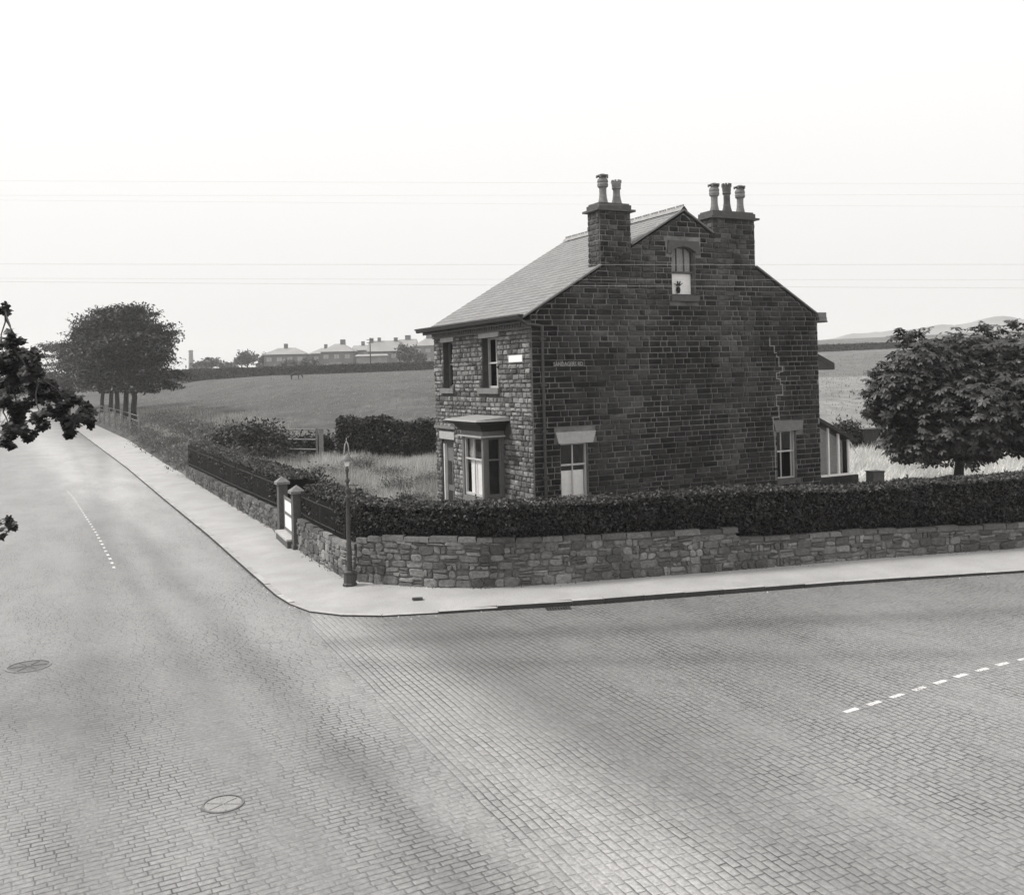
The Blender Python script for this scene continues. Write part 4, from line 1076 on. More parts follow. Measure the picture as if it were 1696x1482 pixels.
# horse chestnut in the side garden
def star_leaves(name, C, Nv, size, k, mat, parent, tone=(.6, 1.5), width=.3, droop=.25, tf=None):
    n = len(C); nn = unit(Nv+NR.normal(size=(n, 3))*.38)
    r = NR.normal(size=(n, 3)); u0 = unit(r-nn*(r*nn).sum(1, keepdims=True)); v0 = np.cross(nn, u0)
    sz = size*NR.uniform(.65, 1.25, n); Vs = []; T = NR.uniform(*tone, n)
    if tf is not None: T = T*tf
    for j in range(k):
        a = (j-(k-1)/2)*(2*pi*.86/k); u = u0*cos(a)+v0*sin(a); v = np.cross(nn, u)
        s = (sz*(1-.25*abs(j-(k-1)/2)/(k/2)))[:, None]
        Vs.append(np.stack([C, C+u*s*.62+v*s*width*.55-nn*s*droop*.35, C+u*s-nn*s*droop, C+u*s*.62-v*s*width*.55-nn*s*droop*.35], 1))
    V = np.stack(Vs, 1).reshape(-1, 3); F = np.arange(len(V)).reshape(-1, 4)
    return npmesh(name, V, F, np.repeat(T, k), mat, parent)
cx, cy_ = 16.9, 36.2; z0 = tz(cx, cy_)
t = empty('chestnut_tree', (cx, cy_, z0), 0, 'rounded horse chestnut tree with broad dark leaves in the garden behind the side road hedge', 'tree')
m = MB(); m.tube([(-.28, 0, -.2), (-.25, 0, .3), (-.2, 0, .9), (-.12, 0, 1.5), (0, 0, 2.3)], [.24, .2, .17, .17, .2], 10)
C = []; N_ = []; T = []
H0 = 4.05-z0      # crown centre above base
lob = [(-2.0, -.4, .45, 1.75), (-1.9, -.9, 1.35, 1.25), (0, 0, 1.2, 1.9), (1.4, -.4, 1.3, 1.6), (2.6, 0, 1.0, 1.7), (-2.4, -.3, -.1, 1.15), (-.6, -1.5, -.4, 1.9), (1.2, -1.6, -.2, 1.9), (2.7, -.6, -.4, 1.9), (-1.4, .8, -1.1, 1.5), (.6, .4, -1.0, 1.6), (-1.6, -1.2, -1.35, .95), (-.2, -1.6, -1.55, .8), (2.4, -1.4, -1.5, 1.0), (1.6, -1.8, -1.25, .8), (4.0, 0, .2, 1.8), (4.3, -.6, -.8, 1.5)]
for (lx_, ly_, lz_, lr) in lob:
    n_ = int(640*lr*lr/2.2); d_ = unit(NR.normal(size=(n_, 3))); rad = lr*NR.uniform(.66, 1.03, n_)[:, None]
    c = np.array([lx_, ly_, H0+lz_*1.02])+d_*rad*np.array([1, 1, .82]); C.append(c); c[:, 2] = .45*c[:, 2]+.55*(np.round(c[:, 2]/.36+.3*lx_)*.36-.36*.3*lx_)+NR.normal(0, .09, n_); N_.append(d_*.4+np.array([0, -.12, 1.0])); T.append(NR.uniform(.75, 1.25)*np.ones(n_))
    limb(m, (0, 0, R.uniform(1.7, 2.6)), (lx_*.85, ly_*.85, H0+lz_), .09, .02)
m.build('trunk', M['bark'], t)
for (sx_, sz_) in ((-2.35, 2.55), (-1.9, 2.75), (-1.2, 2.35), (.7, 2.85), (1.8, 2.95), (2.9, 2.6), (-3.6, .5), (-3.5, -.2), (-3.3, 1.2)):
    c = np.array([sx_, -.3, H0+sz_])+NR.normal(size=(22, 3))*np.array([.25, .2, .09]); C.append(c); N_.append(np.tile([[0, 0, 1.]], (22, 1))); T.append(np.ones(22))
C = np.concatenate(C); keep = C[:, 2] > np.interp(C[:, 0], [-2.5, -.4, .1, 1.6, 2.0, 2.6, 3.2], [1.15, 1.1, 1.45, 1.6, 1.15, 1.2, 1.7]); star_leaves('crown', C[keep], np.concatenate(N_)[keep], .25, 6, M['chestnut'], t, (.4, 1.8), .42, .3, np.concatenate(T)[keep])

# foreground sycamore reaching in from the left
tx, ty = -12.2, 17.0
t = empty('sycamore_tree', (tx, ty, 0.0), 0, 'dark leafy sycamore branches hanging in close from the left edge', 'tree')
m = MB(); limb(m, (0, 0, -.2), (.4, -.6, 4.2), .30, .24, .03); limb(m, (.4, -.6, 4.2), (.6, -.8, 8.8), .24, .08, .06)
BL = [(8, 512, 9), (14, 568, 17), (8, 598, 20), (38, 592, 15), (58, 590, 8), (22, 628, 23), (58, 620, 17), (80, 636, 11), (93, 655, 15), (60, 652, 15), (122, 664, 13), (142, 680, 12), (100, 685, 15), (134, 697, 12),
      (68, 690, 13), (30, 690, 15), (114, 716, 9), (73, 707, 8), (8, 672, 18), (16, 715, 16), (46, 724, 9), (18, 738, 7), (2, 735, 10), (112, 700, 8), (45, 672, 8), (14, 864, 7), (24, 872, 5), (4, 884, 6)]
fpx, cyp, rl = 1596.35, 623.48, .0248
C = []; N_ = []
root = Vector((tx, ty, 0))
hubs = [Vector((-8.9, 14.8, 5.6)), Vector((-9.2, 14.6, 4.6))]
for h, zs in zip(hubs, (5.4, 4.4)): limb(m, (.4, -.6, zs-.9), tuple(h-root), .11, .055, .12)
limb(m, (.42, -.6, 3.4), tuple(Vector((-8.3, 14.2, 3.2))-root), .07, .02, .1)
def at(px, py, dp):       # author-time traced points turned into metres
    X, Y = px-848, py-cyp; u = X*cos(rl)-Y*sin(rl); v = X*sin(rl)+Y*cos(rl); return Vector((u/fpx*dp, dp, 5.5-v/fpx*dp))
CC = []
for (px, py, r) in BL:
    dp = 14.0+R.uniform(-.8, .8); c = at(px, py, dp); rr = r/fpx*dp
    n_ = max(8, int(105*(rr/.15)**2)); n_ = min(n_, 210); hs = NR.normal(size=(7, 3))*rr*.5; q = hs[NR.randint(0, 7, n_)]+NR.normal(size=(n_, 3))*rr*.26
    C.append(np.array(c-root)+q); N_.append(np.tile([[0, -.5, .8]], (n_, 1)))
    hb = Vector((-8.3, 14.2, 3.2)) if py > 800 else hubs[0 if py < 650 else 1]
    near_ = min(CC, key=lambda q_: (q_-c).length+(.0 if q_.x < c.x else .6)) if CC and py < 800 else hb
    if (near_-c).length > 1.6: near_ = hb
    limb(m, tuple(near_-root), tuple(c-root), .014, .006, .15, 4); CC.append(c)
for k in range(60):      # the rest of the crown, beyond the left edge
    c = np.array([R.uniform(-3.5, .6), R.uniform(-3, 3), R.uniform(3.6, 9.2)]); 
    if c[0]+tx > -(ty+c[1])*.56-1.0: continue
    n_ = 60; C.append(c+NR.normal(size=(n_, 3))*.5); N_.append(np.tile([[0, -.3, .8]], (n_, 1)))
m.build('trunk', M['bark'], t)
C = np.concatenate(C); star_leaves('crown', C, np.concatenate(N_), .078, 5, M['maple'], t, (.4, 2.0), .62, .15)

# ---------------------------------------------------------------- bushes, scrub, garden growth
def bush(x, y, rx, ry, h, label, mat='scrub', n=1500, l=.12, w=.05, group=None, spiky=0.0, name='bush', up=.4):
    z0 = tz(x, y); t = empty(name, (x, y, z0), 0, label, 'bush', group)
    m = MB()
    for k in range(6): a = R.uniform(0, 6.28); limb(m, (0, 0, -.1), (cos(a)*rx*.6, sin(a)*ry*.6, h*.75), .035, .012)
    m.build('stems', M['bark'], t)
    nc = max(5, int(rx*ry*5)); C = []
    for k in range(nc):
        a = R.uniform(0, 6.28); rr = R.uniform(.1, .8); c = np.array([cos(a)*rr*rx, sin(a)*rr*ry, h*R.uniform(.35, .8)*(1-.35*rr*rr)])
        C.append(c+NR.normal(size=(n//nc, 3))*np.array([rx*.3, ry*.3, h*.18]))
    C = np.concatenate(C); C[:, 2] = np.abs(C[:, 2])
    leaves('foliage', C, l, w, M[mat], t, np.tile([[0, 0, 1.]], (len(C), 1)), up, (.45, 1.6)); return t
def along(y):   # inner pavement edge x at depth y
    P = sorted([(p[1], p[0]) for p in INNER if p[0] < -8]); return float(np.interp(y, [p[0] for p in P], [p[1] for p in P]))
seen = ['beside the far end of the railings', 'growing over the end of the low wall', 'at the pavement edge beyond the railings']
i = 0
YS = (57.5, 60.5, 63.5, 67, 70.5, 74.5, 79, 84, 89, 95, 102)
for y in YS:
    for off_ in (1.3, 4.2, 7.4):
        if (y > 80 or y < 66) and off_ > 5: continue
        ord_ = ['nearest', 'second', 'third', 'fourth', 'fifth', 'sixth', 'seventh', 'eighth', 'ninth', 'tenth', 'farthest'][YS.index(y)]
        rowt = {1.3: 'in the row along the pavement', 4.2: 'in the middle row of the verge', 7.4: 'in the row beside the field'}[off_]
        bush(along(y)+off_+R.uniform(-.4, .4), y+R.uniform(-.8, .8), R.uniform(1.2, 1.9), R.uniform(1.3, 2.0), R.uniform(.8, 1.25) if off_ < 2 else R.uniform(1.2, 1.9),
             'scrub bush, %s beyond the railings, %s' % (ord_, rowt), 'scrub', 1300, .10, .042, 'scrub bushes along the verge', name='scrub_bush'); i += 1
bush(-15.2, 58.5, 1.9, 1.5, 2.3, 'dark leafy bush just behind the pale-topped hedge, left of the wooden rails', 'darkbush', 2400, .13, .06)
bush(-14.4, 61.2, 1.6, .8, 1.5, 'low dark bush seen through the weathered wooden rails', 'darkbush', 1800, .12, .06)
bush(-12.4, 60.6, 1.3, .7, 1.5, 'low dark bush behind the end of the weathered rails', 'darkbush', 1500, .12, .06)
bush(-17.6, 60.5, 1.7, 1.4, 2.1, 'smaller dark bush beside the scrub at the left end of the garden', 'darkbush', 1700, .13, .06)
bush(-7.6, 35.6, .9, .9, 1.75, 'dark evergreen bush rising behind the two gate pillars', 'darkbush', 1500, .06, .03)
bush(-3.7, 33.3, .45, .4, 1.0, 'small pointed evergreen bush close to the front door', 'darkbush', 700, .06, .02)
for (x, y, h, lab) in ((-6.6, 38.5, 1.0, 'low leafy garden bush in the rank grass behind the lamp'), (-5.0, 40.5, 1.1, 'low leafy garden bush in the rank grass midway between lamp and door'), (-8.6, 42.5, .9, 'low leafy bush beside the pale garden path'), (-4.2, 36.6, .7, 'low leafy bush in the grass nearest the front door')):
    bush(x, y, 1.0, .8, h*.75, lab, 'weedy', 1100, .05, .022)
bush(19.3, 56, 1.2, 1.0, 1.55, 'dark bush beside the shed behind the lean-to', 'darkbush', 1800, .12, .055)
# dark boundary hedge at the back of the garden
hedge('garden_hedge', [(-10.9, 59.3), (-8.0, 58.6), (-4.0, 57.7), (2.0, 56.5), (8, 57)], 1.6, lambda t: .7, lambda t: 2.85+.16*sin(t*19)+.12*sin(t*47+1), 'tall shaggy dark hedge across the back of the garden, left of the house', 420, 'darkbush', .13, .06, top_lit=1.6, shag=2.6)
hedge('field_hedge', [(-150, 282), (-86, 256), (-62, 256), (-20, 258), (30, 262), (60, 268)], 2.5, lambda t: float(np.interp(t, [0, .3, 1], [5.2, 6.3, 8.0])), lambda t: float(np.interp(t, [0, .3, .45, 1], [8.3, 9.2, 9.4, 10.4])), 'long dark hedge across the top of the pasture below the distant houses', 16, 'darkbush', .5, .24)
hedge('field_hedge', [(60, 268), (86, 270), (130, 275), (260, 300)], 2.5, lambda t: 9.0, lambda t: float(np.interp(t, [0, 1], [11.6, 14])), 'dark hedge crossing the hillside field to the right of the house', 16, 'darkbush', .5, .24)

# wooden rails between garden and field
def railfence(name, pts, zs, label, r=.035, posts=True, mat='wood', gap=2.6):
    root = empty(name, (*pts[0][:2], pts[0][2]), 0, label, 'fence'); o = Vector(root.location)
    for dz in zs:
        m = MB(); m.tube([tuple(Vector(p)+Vector((0, 0, dz))-o) for p in pts], r, 6); m.build('rail', M[mat], root)
    if posts:
        a, b = Vector(pts[0]), Vector(pts[-1]); n_ = max(1, int((b-a).length/gap))
        for k in range(n_+1):
            p = a.lerp(b, k/n_)-o; g = tz(*(a.lerp(b, k/n_))[:2])-o.z
            m = MB(); m.box(p.x-.06, p.x+.06, p.y-.06, p.y+.06, g-.2, p.z+max(zs)+.1); m.build('post', M[mat], root)
    return root
railfence('wooden_fence', [(-16.0, 60.8, .8), (-12.0, 58.8, .8)], (.55, 1.15, 1.75), 'weathered wooden rails between the dark bushes and the back garden hedge', .05)
m = MB(); t = empty('fence_post', (-11.7, 58.6, .7), .2, 'thick weathered wooden post at the end of the garden rails', 'post'); m.box(-.14, .14, -.12, .12, -.1, 1.85); m.box(-.17, .17, -.15, .15, 1.85, 1.93); m.build('shaft', M['wood'], t)
railfence('roadside_rail_fence', [(-36.3, 93.5, 1.3), (-47.5, 116, 1.4), (-59.8, 139.5, 1.5)], (.75, 1.25), 'weathered two-rail fence along the verge in front of the avenue trunks', .03, mat='wood', gap=8)

for i_, (x, y, h, wh) in enumerate(((-9.5, 47, .9, 'beyond the pale path end'), (-6.0, 46, 1.0, 'midway between path and back hedge'), (-3.4, 43, .8, 'in the middle of the rank grass'), (-2.6, 48, 1.0, 'nearest the far front corner of the house'), (-8.0, 52, 1.1, 'in front of the left end of the back hedge'))):
    bush(x, y, 1.3, 1.0, h*.7, 'low weedy clump '+wh, 'weedy', 1000, .06, .02, 'weedy clumps in the front garden', name='weed_clump')
# things in the side garden on the right
t = empty('garden_shed', (20.9, 56.5, tz(20.9, 56.5)), .2, 'dark low timber shed beyond the lean-to with a flat roof', 'shed')
m = MB(); m.box(-1.0, 1.0, -1, 1, -.1, 1.3)
for k in range(9): m.box(-1.0+k*.222, -1.0+k*.222+.2, -1.03, -1.0, 0, 1.28)
m.build('wall', M['wood_d'], t); MB().box(-1.1, 1.1, -1.15, 1.15, 1.3, 1.38).build('roof', M['wood'], t); MB().box(.1, .7, -1.06, -1.032, .05, 1.2).build('door', M['sooty'], t)
t = empty('washing_post', (20.9, 53.5, tz(20.9, 53.5)), 0, 'tall pale wooden post standing in the bleached grass left of the chestnut', 'post')
m = MB(); m.box(-.08, .08, -.08, .08, -.1, 1.5); m.build('shaft', M['dressed'], t); MB().box(-.2, .2, -.1, .1, 1.5, 1.56).build('cross_bar', M['dressed'], t)
t = empty('washing_post', (25.6, 48.5, tz(25.6, 48.5)), 0, 'short dark post in the pale grass right of the chestnut trunk', 'post')
m = MB(); m.box(-.09, .09, -.09, .09, -.1, 1.3); m.box(-.12, .12, -.12, .12, 1.3, 1.36); m.build('shaft', M['wood'], t)
t = empty('brick_planter', (12.72, 34.0, .7), .3, 'small dark box planter in the grass right of the lean-to', 'planter')
m = MB(); m.box(-.23, .23, -.2, .2, -.1, 1.12); m.build('box', M['sooty'], t); MB().box(-.25, .25, -.22, .22, 1.12, 1.16).build('rim', M['dkpaint'], t)
t = empty('leaning_pole', (17.6, 49, .75), .2, 'thin pale pole leaning near the shed behind the lean-to', 'pole'); MB().tube([(0, 0, 0), (-.7, .2, 1.5)], .03, 6).build('shaft', M['dressed'], t)
# rocks in the left garden
for (x, y, s, lab) in ((-4.3, 35.3, .22, 'pale rockery stone in the grass left of the front door'), (-3.6, 34.9, .16, 'small rockery stone beside the pale one')):
    m = MB(); 
    m.lathe([(s*.9, 0), (s*1.1, s*.4), (s*.8, s*.9), (s*.3, s*1.15)], 7, rot=.4); o = m.build('rockery_stone', M['dressed'], None, (x, y, tz(x, y)-.02)); tag(o, lab, 'stone'); o.rotation_euler = (.1, .2, .7)
# garden path
m = MB(); P = resample([(-7.6, 33.2), (-7.0, 36), (-6.8, 39.5), (-7.6, 43)], .8); A, B = offset(P, .45), offset(P, -.45)
for i in range(len(P)-1): m.face([(*A[i], tz(*A[i])+.03), (*B[i], tz(*B[i])+.03), (*B[i+1], tz(*B[i+1])+.03), (*A[i+1], tz(*A[i+1])+.03)])
struct(m.build('path', M['paving']))

# rank grass: thin blades
def blades(name, x0, x1, y0, y1, n, h, w, mat, label, test=None, lean=.5, tone=(.5, 1.6), patch=.25):
    X = NR.uniform(x0, x1, n); Y = NR.uniform(y0, y1, n)
    pn = vnoise(X, Y, .9, 1)+.6*vnoise(X, Y, 2.3, 4); k = pn > NR.uniform(-1.6, .4, n); X, Y, pn = X[k], Y[k], pn[k]
    if test is not None: k = test(X, Y); X, Y, pn = X[k], Y[k], pn[k]
    Z = terrain(X, Y); k = Z > .3; X, Y, Z, pn = X[k], Y[k], Z[k], pn[k]; n = len(X)
    H = h*NR.uniform(.4, 1.25, n)*(1+.4*pn); a = NR.uniform(0, 2*pi, n); wx, wy = np.cos(a)*w, np.sin(a)*w
    l = NR.normal(.25, .35, n)*lean; la = NR.uniform(-.9, .9, n)
    tip = np.stack([X+H*l*np.cos(la), Y+H*l*np.sin(la), Z+H], 1); b = np.stack([X, Y, Z-.03], 1); wv = np.stack([wx, wy, wx*0], 1)
    V = np.stack([b-wv, b+wv, tip], 1).reshape(-1, 3)
    return stuff(npmesh(name, V, np.arange(3*n).reshape(n, 3), NR.uniform(*tone, n)*(1+patch*pn), M[mat]), label, 'grass')
def gl(X, Y):
    P = [(-18, 56), (-8, 34.4), (-4.3, 27.2), (.3, 27.3), (-3, 34.2), (3, 38), (6, 57), (-17, 61)]; return inpoly(X, Y, P)
blades('long_grass', -19, 6, 27, 61, 90000, .42, .02, 'drygrass', 'rank uncut grass of the front garden left of the house', gl)
def gr(X, Y):
    q = (X*.8902+(Y-27)*.4556-.5) > 12.9; P = [(10, 29), (40, 36), (45, 60), (18, 60), (10, 36)]; return inpoly(X, Y, P) & q
blades('pale_grass', 10, 45, 28, 60, 90000, .48, .025, 'palegrass', 'bleached wind-blown tall grass of the side garden right of the house', gr, 1.6, (.55, 1.35), .3)
def fd(X, Y): return (segdist(X, Y, INNER) > 12)
blades('pasture_tufts', -110, 120, 62, 240, 60000, .22, .06, 'drygrass', 'coarse tufts scattered over the pasture', fd, .8, (.15, .75))
def vg(X, Y): d = X-np.interp(Y, sorted([p[1] for p in INNER if p[0] < -8]), [p[0] for p in sorted([p for p in INNER if p[0] < -8], key=lambda p: p[1])]); return (d > .1) & (d < 14)
blades('verge_grass', -75, -8, 57, 150, 70000, .45, .035, 'drygrass', 'coarse tussocky grass on the bank between pavement and pasture', vg, .6, (.35, 1.2))
def gritmesh():
    V, F, T = [], [], []
    def put(x, y, z, r, t):
        i = len(V); a = R.uniform(0, 6.28)
        for k in range(4): V.append((x+r*cos(a+k*1.57)*R.uniform(.6, 1.2), y+r*sin(a+k*1.57)*R.uniform(.6, 1.2), z))
        V.append((x, y, z+r*.9))
        for k in range(4): F.append((i+k, i+(k+1) % 4, i+4)); T.append(t)
    for p in resample([q for q in KERB if q[1] < 66], .12):
        if R.random() < .5: put(p[0]-R.uniform(-.05, .2)*.4, p[1]-R.uniform(.03, .35)*(1 if p[0] > -5 else .4), .001, R.uniform(.006, .03), R.choice([.3, .5, .8, 1.5]))
    for p in resample([q for q in INNER if q[0] > -25 and q[0] < 26], .15):
        if R.random() < .5: d_ = R.uniform(.08, .4); put(p[0]-d_*.3, p[1]-d_, .142, R.uniform(.006, .025), R.choice([.3, .5, 1, 1.8]))
    return npmesh('grit', np.array(V), np.array(F), np.array(T), M['kerbstone'])
stuff(gritmesh(), 'loose grit and small stones along the gutter and wall foot', 'grit')
# small weeds rooted at the foot of the walls and kerb
bw2 = MB(); Pw = resample(INNER[5:24], .25)
for p in Pw:
    if R.random() < .3:
        for k in range(6):
            x, y = p[0]+R.uniform(-.15, .15), p[1]-R.uniform(.07, .14); a = R.uniform(0, 6.28); h = R.uniform(.04, .12)
            bw2.face([(x-.012, y, .14), (x+.012, y, .14), (x+.06*cos(a), y+.04*sin(a), .14+h)], R.uniform(.5, 1.5))
stuff(bw2.build('weeds', M['scrub']), 'thin weeds along the foot of the boundary wall', 'weeds')

# ---------------------------------------------------------------- distance
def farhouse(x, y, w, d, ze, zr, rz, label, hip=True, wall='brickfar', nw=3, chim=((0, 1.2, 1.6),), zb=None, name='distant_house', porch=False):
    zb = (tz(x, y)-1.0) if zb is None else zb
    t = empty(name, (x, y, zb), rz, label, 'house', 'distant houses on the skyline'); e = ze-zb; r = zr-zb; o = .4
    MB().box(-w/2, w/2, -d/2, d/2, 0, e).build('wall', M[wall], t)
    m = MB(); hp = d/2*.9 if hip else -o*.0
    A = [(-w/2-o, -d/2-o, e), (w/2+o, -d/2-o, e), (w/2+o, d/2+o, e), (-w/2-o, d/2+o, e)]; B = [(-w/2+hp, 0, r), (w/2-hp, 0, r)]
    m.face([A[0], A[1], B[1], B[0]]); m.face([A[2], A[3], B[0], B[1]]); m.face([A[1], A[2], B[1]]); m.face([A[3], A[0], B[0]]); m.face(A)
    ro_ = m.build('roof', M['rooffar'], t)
    for (cx_, cw, ch) in chim: MB().box(cx_-cw/2, cx_+cw/2, -.5, .5, r-1.2, r+ch).build('chimney', M['brickfar'], t)
    for k in range(nw):
        s = -w/2+w*(k+.5)/nw
        for zc in (e-1.5, e-4.3):
            f = MB().box(s-.75, s+.75, -d/2-.06, -d/2-.01, zc-.6, zc+.6).build('window', M['glassfar'], t)
            MB().box(s-.04, s+.04, -d/2-.09, -d/2-.06, zc-.6, zc+.6).build('glazing_bar', M['brickfar'], f)
    if porch: MB().box(-w*.18, w*.18, -d/2-2.0, -d/2-.02, 0, e-3.2).build('porch', M['stonefar'], t)
    return t
farhouse(-69.8, 300, 12.6, 8, 14.0, 16.1, .03, 'leftmost long semi-detached pair with hipped roof and central chimney on the skyline', chim=((-.3, 1.1, 1.3),), nw=4)
farhouse(-60.5, 312, 9, 8, 14.3, 16.2, .1, 'house half hidden behind the leftmost skyline pair', chim=((.5, 1, 1.2),), nw=2)
farhouse(-53.2, 298, 9.8, 8, 14.4, 16.9, -.03, 'second hipped house on the skyline with a broad central chimney and pale porch', chim=((1.2, 1.5, 1.3),), nw=3, porch=True)
farhouse(-47.0, 306, 6, 8, 14.9, 16.6, .0, 'small gabled house on the skyline between the hipped house and the telegraph pole', False, 'stonefar', 2, ((0, 1, 1.2),))
farhouse(-39.5, 300, 9.5, 8, 14.2, 17.6, .05, 'long pale-roofed terrace on the skyline just right of the telegraph pole', False, 'brickfar', 3, ((-3.8, 1, .9), (-1.5, 1, 1.0), (3.6, 1.2, .9)))
farhouse(-41.6, 288, 9, 3.5, 12.6, 13.2, .02, 'low pale flat-topped outbuilding in front of the skyline terrace', False, 'stonefar', 0, ())
farhouse(-32.3, 302, 5.5, 8, 15.4, 18.0, .0, 'narrow house with large chimney on the skyline, left of the dark round tree', False, 'stonefar', 2, ((0, 1.7, 1.2),))
farhouse(-25.6, 300, 8.4, 8, 15.6, 18.2, .0, 'skyline house with hipped roof and large chimney next to the stone house corner', True, 'stonefar', 3, ((.2, 2.0, 1.3),))
farhouse(-17.5, 305, 8.4, 8, 15.8, 18.3, .0, 'skyline house mostly hidden behind the stone house', True, 'brickfar', 3, ((0, 1.5, 1.2),))
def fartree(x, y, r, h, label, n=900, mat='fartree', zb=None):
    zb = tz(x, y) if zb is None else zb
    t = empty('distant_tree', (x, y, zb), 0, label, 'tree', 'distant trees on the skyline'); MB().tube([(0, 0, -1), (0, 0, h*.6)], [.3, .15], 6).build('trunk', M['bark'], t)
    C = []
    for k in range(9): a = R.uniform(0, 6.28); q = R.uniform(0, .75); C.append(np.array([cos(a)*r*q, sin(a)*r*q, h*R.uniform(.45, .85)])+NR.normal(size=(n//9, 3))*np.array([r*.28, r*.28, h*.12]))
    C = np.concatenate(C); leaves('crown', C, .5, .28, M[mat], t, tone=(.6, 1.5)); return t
for (x, y, r, h, lab) in ((-31.0, 286, 2.6, 6.6, 'dark round tree in front of the skyline houses'), (-27, 284, 1.6, 4.0, 'small tree just right of the dark round skyline tree'), (-85, 310, 3.6, 5.6, 'broad skyline tree left of the first distant houses'), (-80, 318, 3.0, 4.4, 'smaller skyline tree touching the first distant house'),
                          (-91, 325, 3.2, 3.4, 'low skyline tree between the broad tree and the mill chimney'), (-98, 315, 2.6, 4.0, 'low round tree nearest right of the mill chimney'), (-104, 320, 2.4, 3.2, 'tiny low tree at the foot of the mill chimney'), (-76, 300, 3.4, 3.4, 'flat-topped skyline tree just left of the first distant roof'), (-88, 300, 3.5, 2.8, 'low skyline tree below the broad tree'), (-95, 296, 3.5, 2.4, 'low spreading skyline tree right of the mill chimney foot'), (-66, 285, 3.0, 3.2, 'dark garden shrub tree below the leftmost houses'), (-60, 284, 2.5, 3.4, 'dark garden shrub tree below the second hipped house')):
    fartree(x, y, r, h, lab)
# telegraph pole
t = empty('telegraph_pole', (-36.6, 250, tz(-36.6, 250)), 0, 'telegraph pole with cross arms standing before the skyline houses', 'telegraph pole'); hp = 16.4-tz(-36.6, 250)
m = MB(); m.tube([(0, 0, -1), (0, 0, hp)], [.17, .12], 8); m.build('pole', M['wood_d'], t)
for k in range(2): MB().box(-.9, .9, -.07, .07, hp-.6-k*.7, hp-.45-k*.7).build('cross_arm', M['wood_d'], t)
# mill chimney
t = empty('mill_chimney', (-199.5, 600, 8), 0, 'slim pale mill chimney far off to the left, fading in haze', 'chimney')
m = MB(); m.lathe([(1.9, 0), (1.25, 17.5), (1.4, 17.6), (1.4, 18.6), (1.2, 18.8)], 14); m.build('stack', M['brickfar'], t)
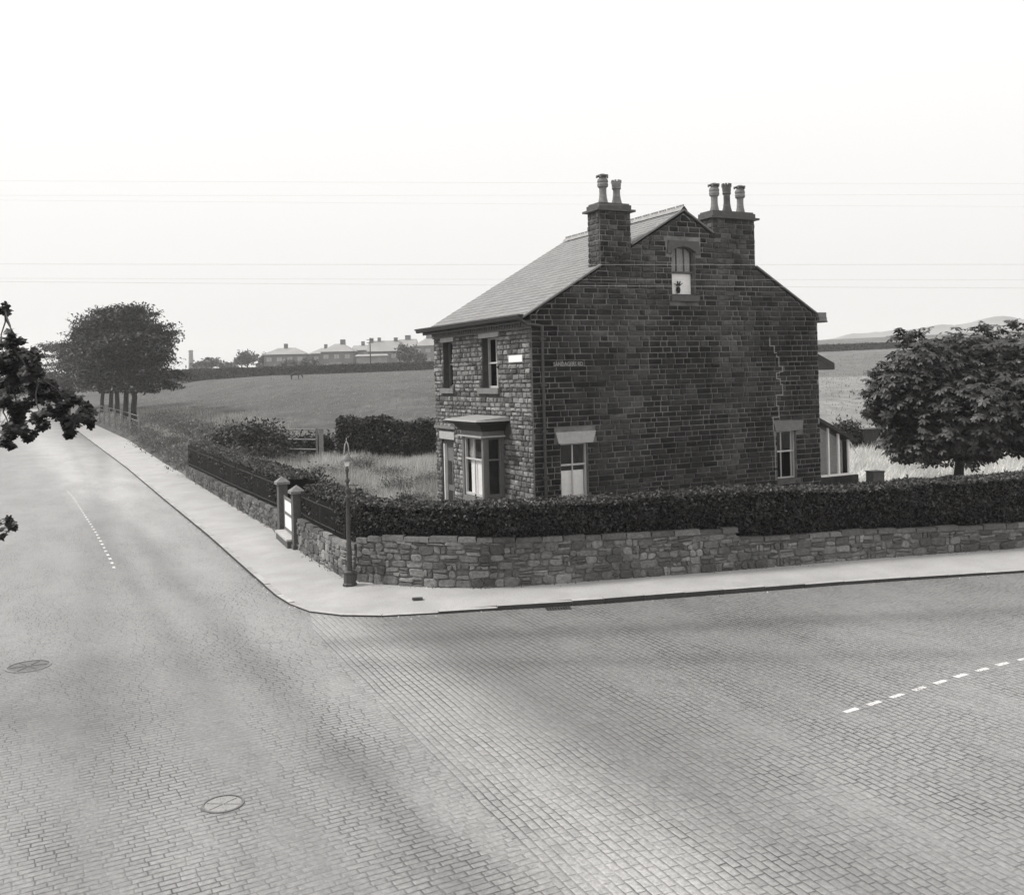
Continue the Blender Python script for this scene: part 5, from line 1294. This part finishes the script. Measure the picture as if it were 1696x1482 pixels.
# horse
def horse(x, y, rz, label):
    z0 = tz(x, y); me = bpy.data.meshes.new('horse')
    V = [(0, 0, 1.25), (.45, 0, 1.28), (.75, 0, 1.35), (-.45, 0, 1.3), (-.75, 0, 1.28), (1.05, 0, 1.25), (1.35, 0, .95), (1.5, 0, .62), (1.55, 0, .38),
         (.62, .17, .95), (.60, .17, .52), (.62, .17, .05), (.62, -.17, .95), (.68, -.17, .5), (.62, -.17, .05),
         (-.7, .17, .9), (-.82, .17, .52), (-.74, .17, .05), (-.7, -.17, .9), (-.86, -.17, .5), (-.8, -.17, .05), (-.95, 0, 1.15), (-1.02, 0, .6)]
    E_ = [(0, 1), (1, 2), (0, 3), (3, 4), (2, 5), (5, 6), (6, 7), (7, 8), (2, 9), (9, 10), (10, 11), (2, 12), (12, 13), (13, 14), (4, 15), (15, 16), (16, 17), (4, 18), (18, 19), (19, 20), (4, 21), (21, 22)]
    me.from_pydata(V, E_, []); o = bpy.data.objects.new('horse', me); COL.objects.link(o)
    md = o.modifiers.new('s', 'SKIN'); o.modifiers.new('u', 'SUBSURF').levels = 1
    rad = [.33, .33, .29, .34, .3, .19, .15, .13, .08, .13, .07, .06, .13, .07, .06, .16, .08, .06, .16, .08, .06, .06, .03]
    for i_, r_ in enumerate(rad): me.skin_vertices[0].data[i_].radius = (r_, r_)
    me.skin_vertices[0].data[0].use_root = True
    bpy.context.view_layer.update(); ev = bpy.data.meshes.new_from_object(o.evaluated_get(bpy.context.evaluated_depsgraph_get()))
    bpy.data.objects.remove(o); ev.materials.clear(); ev.materials.append(M['horse'])
    q = bpy.data.objects.new('horse', ev); COL.objects.link(q); q.location = (x, y, z0-.03); q.rotation_euler = (0, 0, rz); tag(q, label, 'horse'); return q
horse(-45.4, 202, .1, 'dark horse grazing alone in the pasture below the far hedge')

# far hazy hills with woods on top
def hills():
    xs = np.arange(-900, 1500, 6.0); K = xs/1300
    ridge = np.interp(K, [-.6, -.2, .15, .30, .33, .37, .43, .47, .5, .6, .9], [9, 12, 26, 40, 43, 51, 55, 60, 65, 66, 70])
    bump_ = np.abs(np.sin(xs*.045)+np.sin(xs*.11+1)+np.sin(xs*.023+2))*1.6*smooth((K-.2)/.1)+NR.uniform(0, 1.2, len(xs))*smooth((K-.2)/.1)
    rows_ = [(1000, 4, 0), (1120, .45, 0), (1240, .85, 0), (1300, 1.0, 0), (1301, 1.0, 1), (1330, 1.0, .8), (1700, .6, 0)]
    V = []
    for (y, f_, b_) in rows_: z = (ridge*f_ if f_ != 4 else ridge*0+3)+bump_*b_; V.append(np.stack([xs, np.full(len(xs), y), z], 1))
    V = np.concatenate(V); n_ = len(xs); I_ = (np.arange(len(rows_)-1)[:, None]*n_+np.arange(n_-1)[None]).ravel()
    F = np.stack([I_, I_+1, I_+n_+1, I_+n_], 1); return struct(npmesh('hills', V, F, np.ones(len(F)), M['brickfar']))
hills()

# haze -----------------------------------------------------------------
hz = MB().box(-1600, 2000, -80, 2100, -1.5, 95).build('haze', M['white'])
hm = bpy.data.materials.new('haze'); hm.use_nodes = True; q = hm.node_tree; q.nodes.clear()
pv_ = q.nodes.new('ShaderNodeVolumePrincipled'); pv_.inputs['Density'].default_value = .0004; pv_.inputs['Color'].default_value = (.97, .97, .96, 1); pv_.inputs['Anisotropy'].default_value = .2
oo = q.nodes.new('ShaderNodeOutputMaterial'); q.links.new(pv_.outputs[0], oo.inputs['Volume']); hz.data.materials.clear(); hz.data.materials.append(hm)
hz['kind'] = 'stuff'; hz['label'] = 'thin pale haze lying over the distance'; hz['category'] = 'haze'
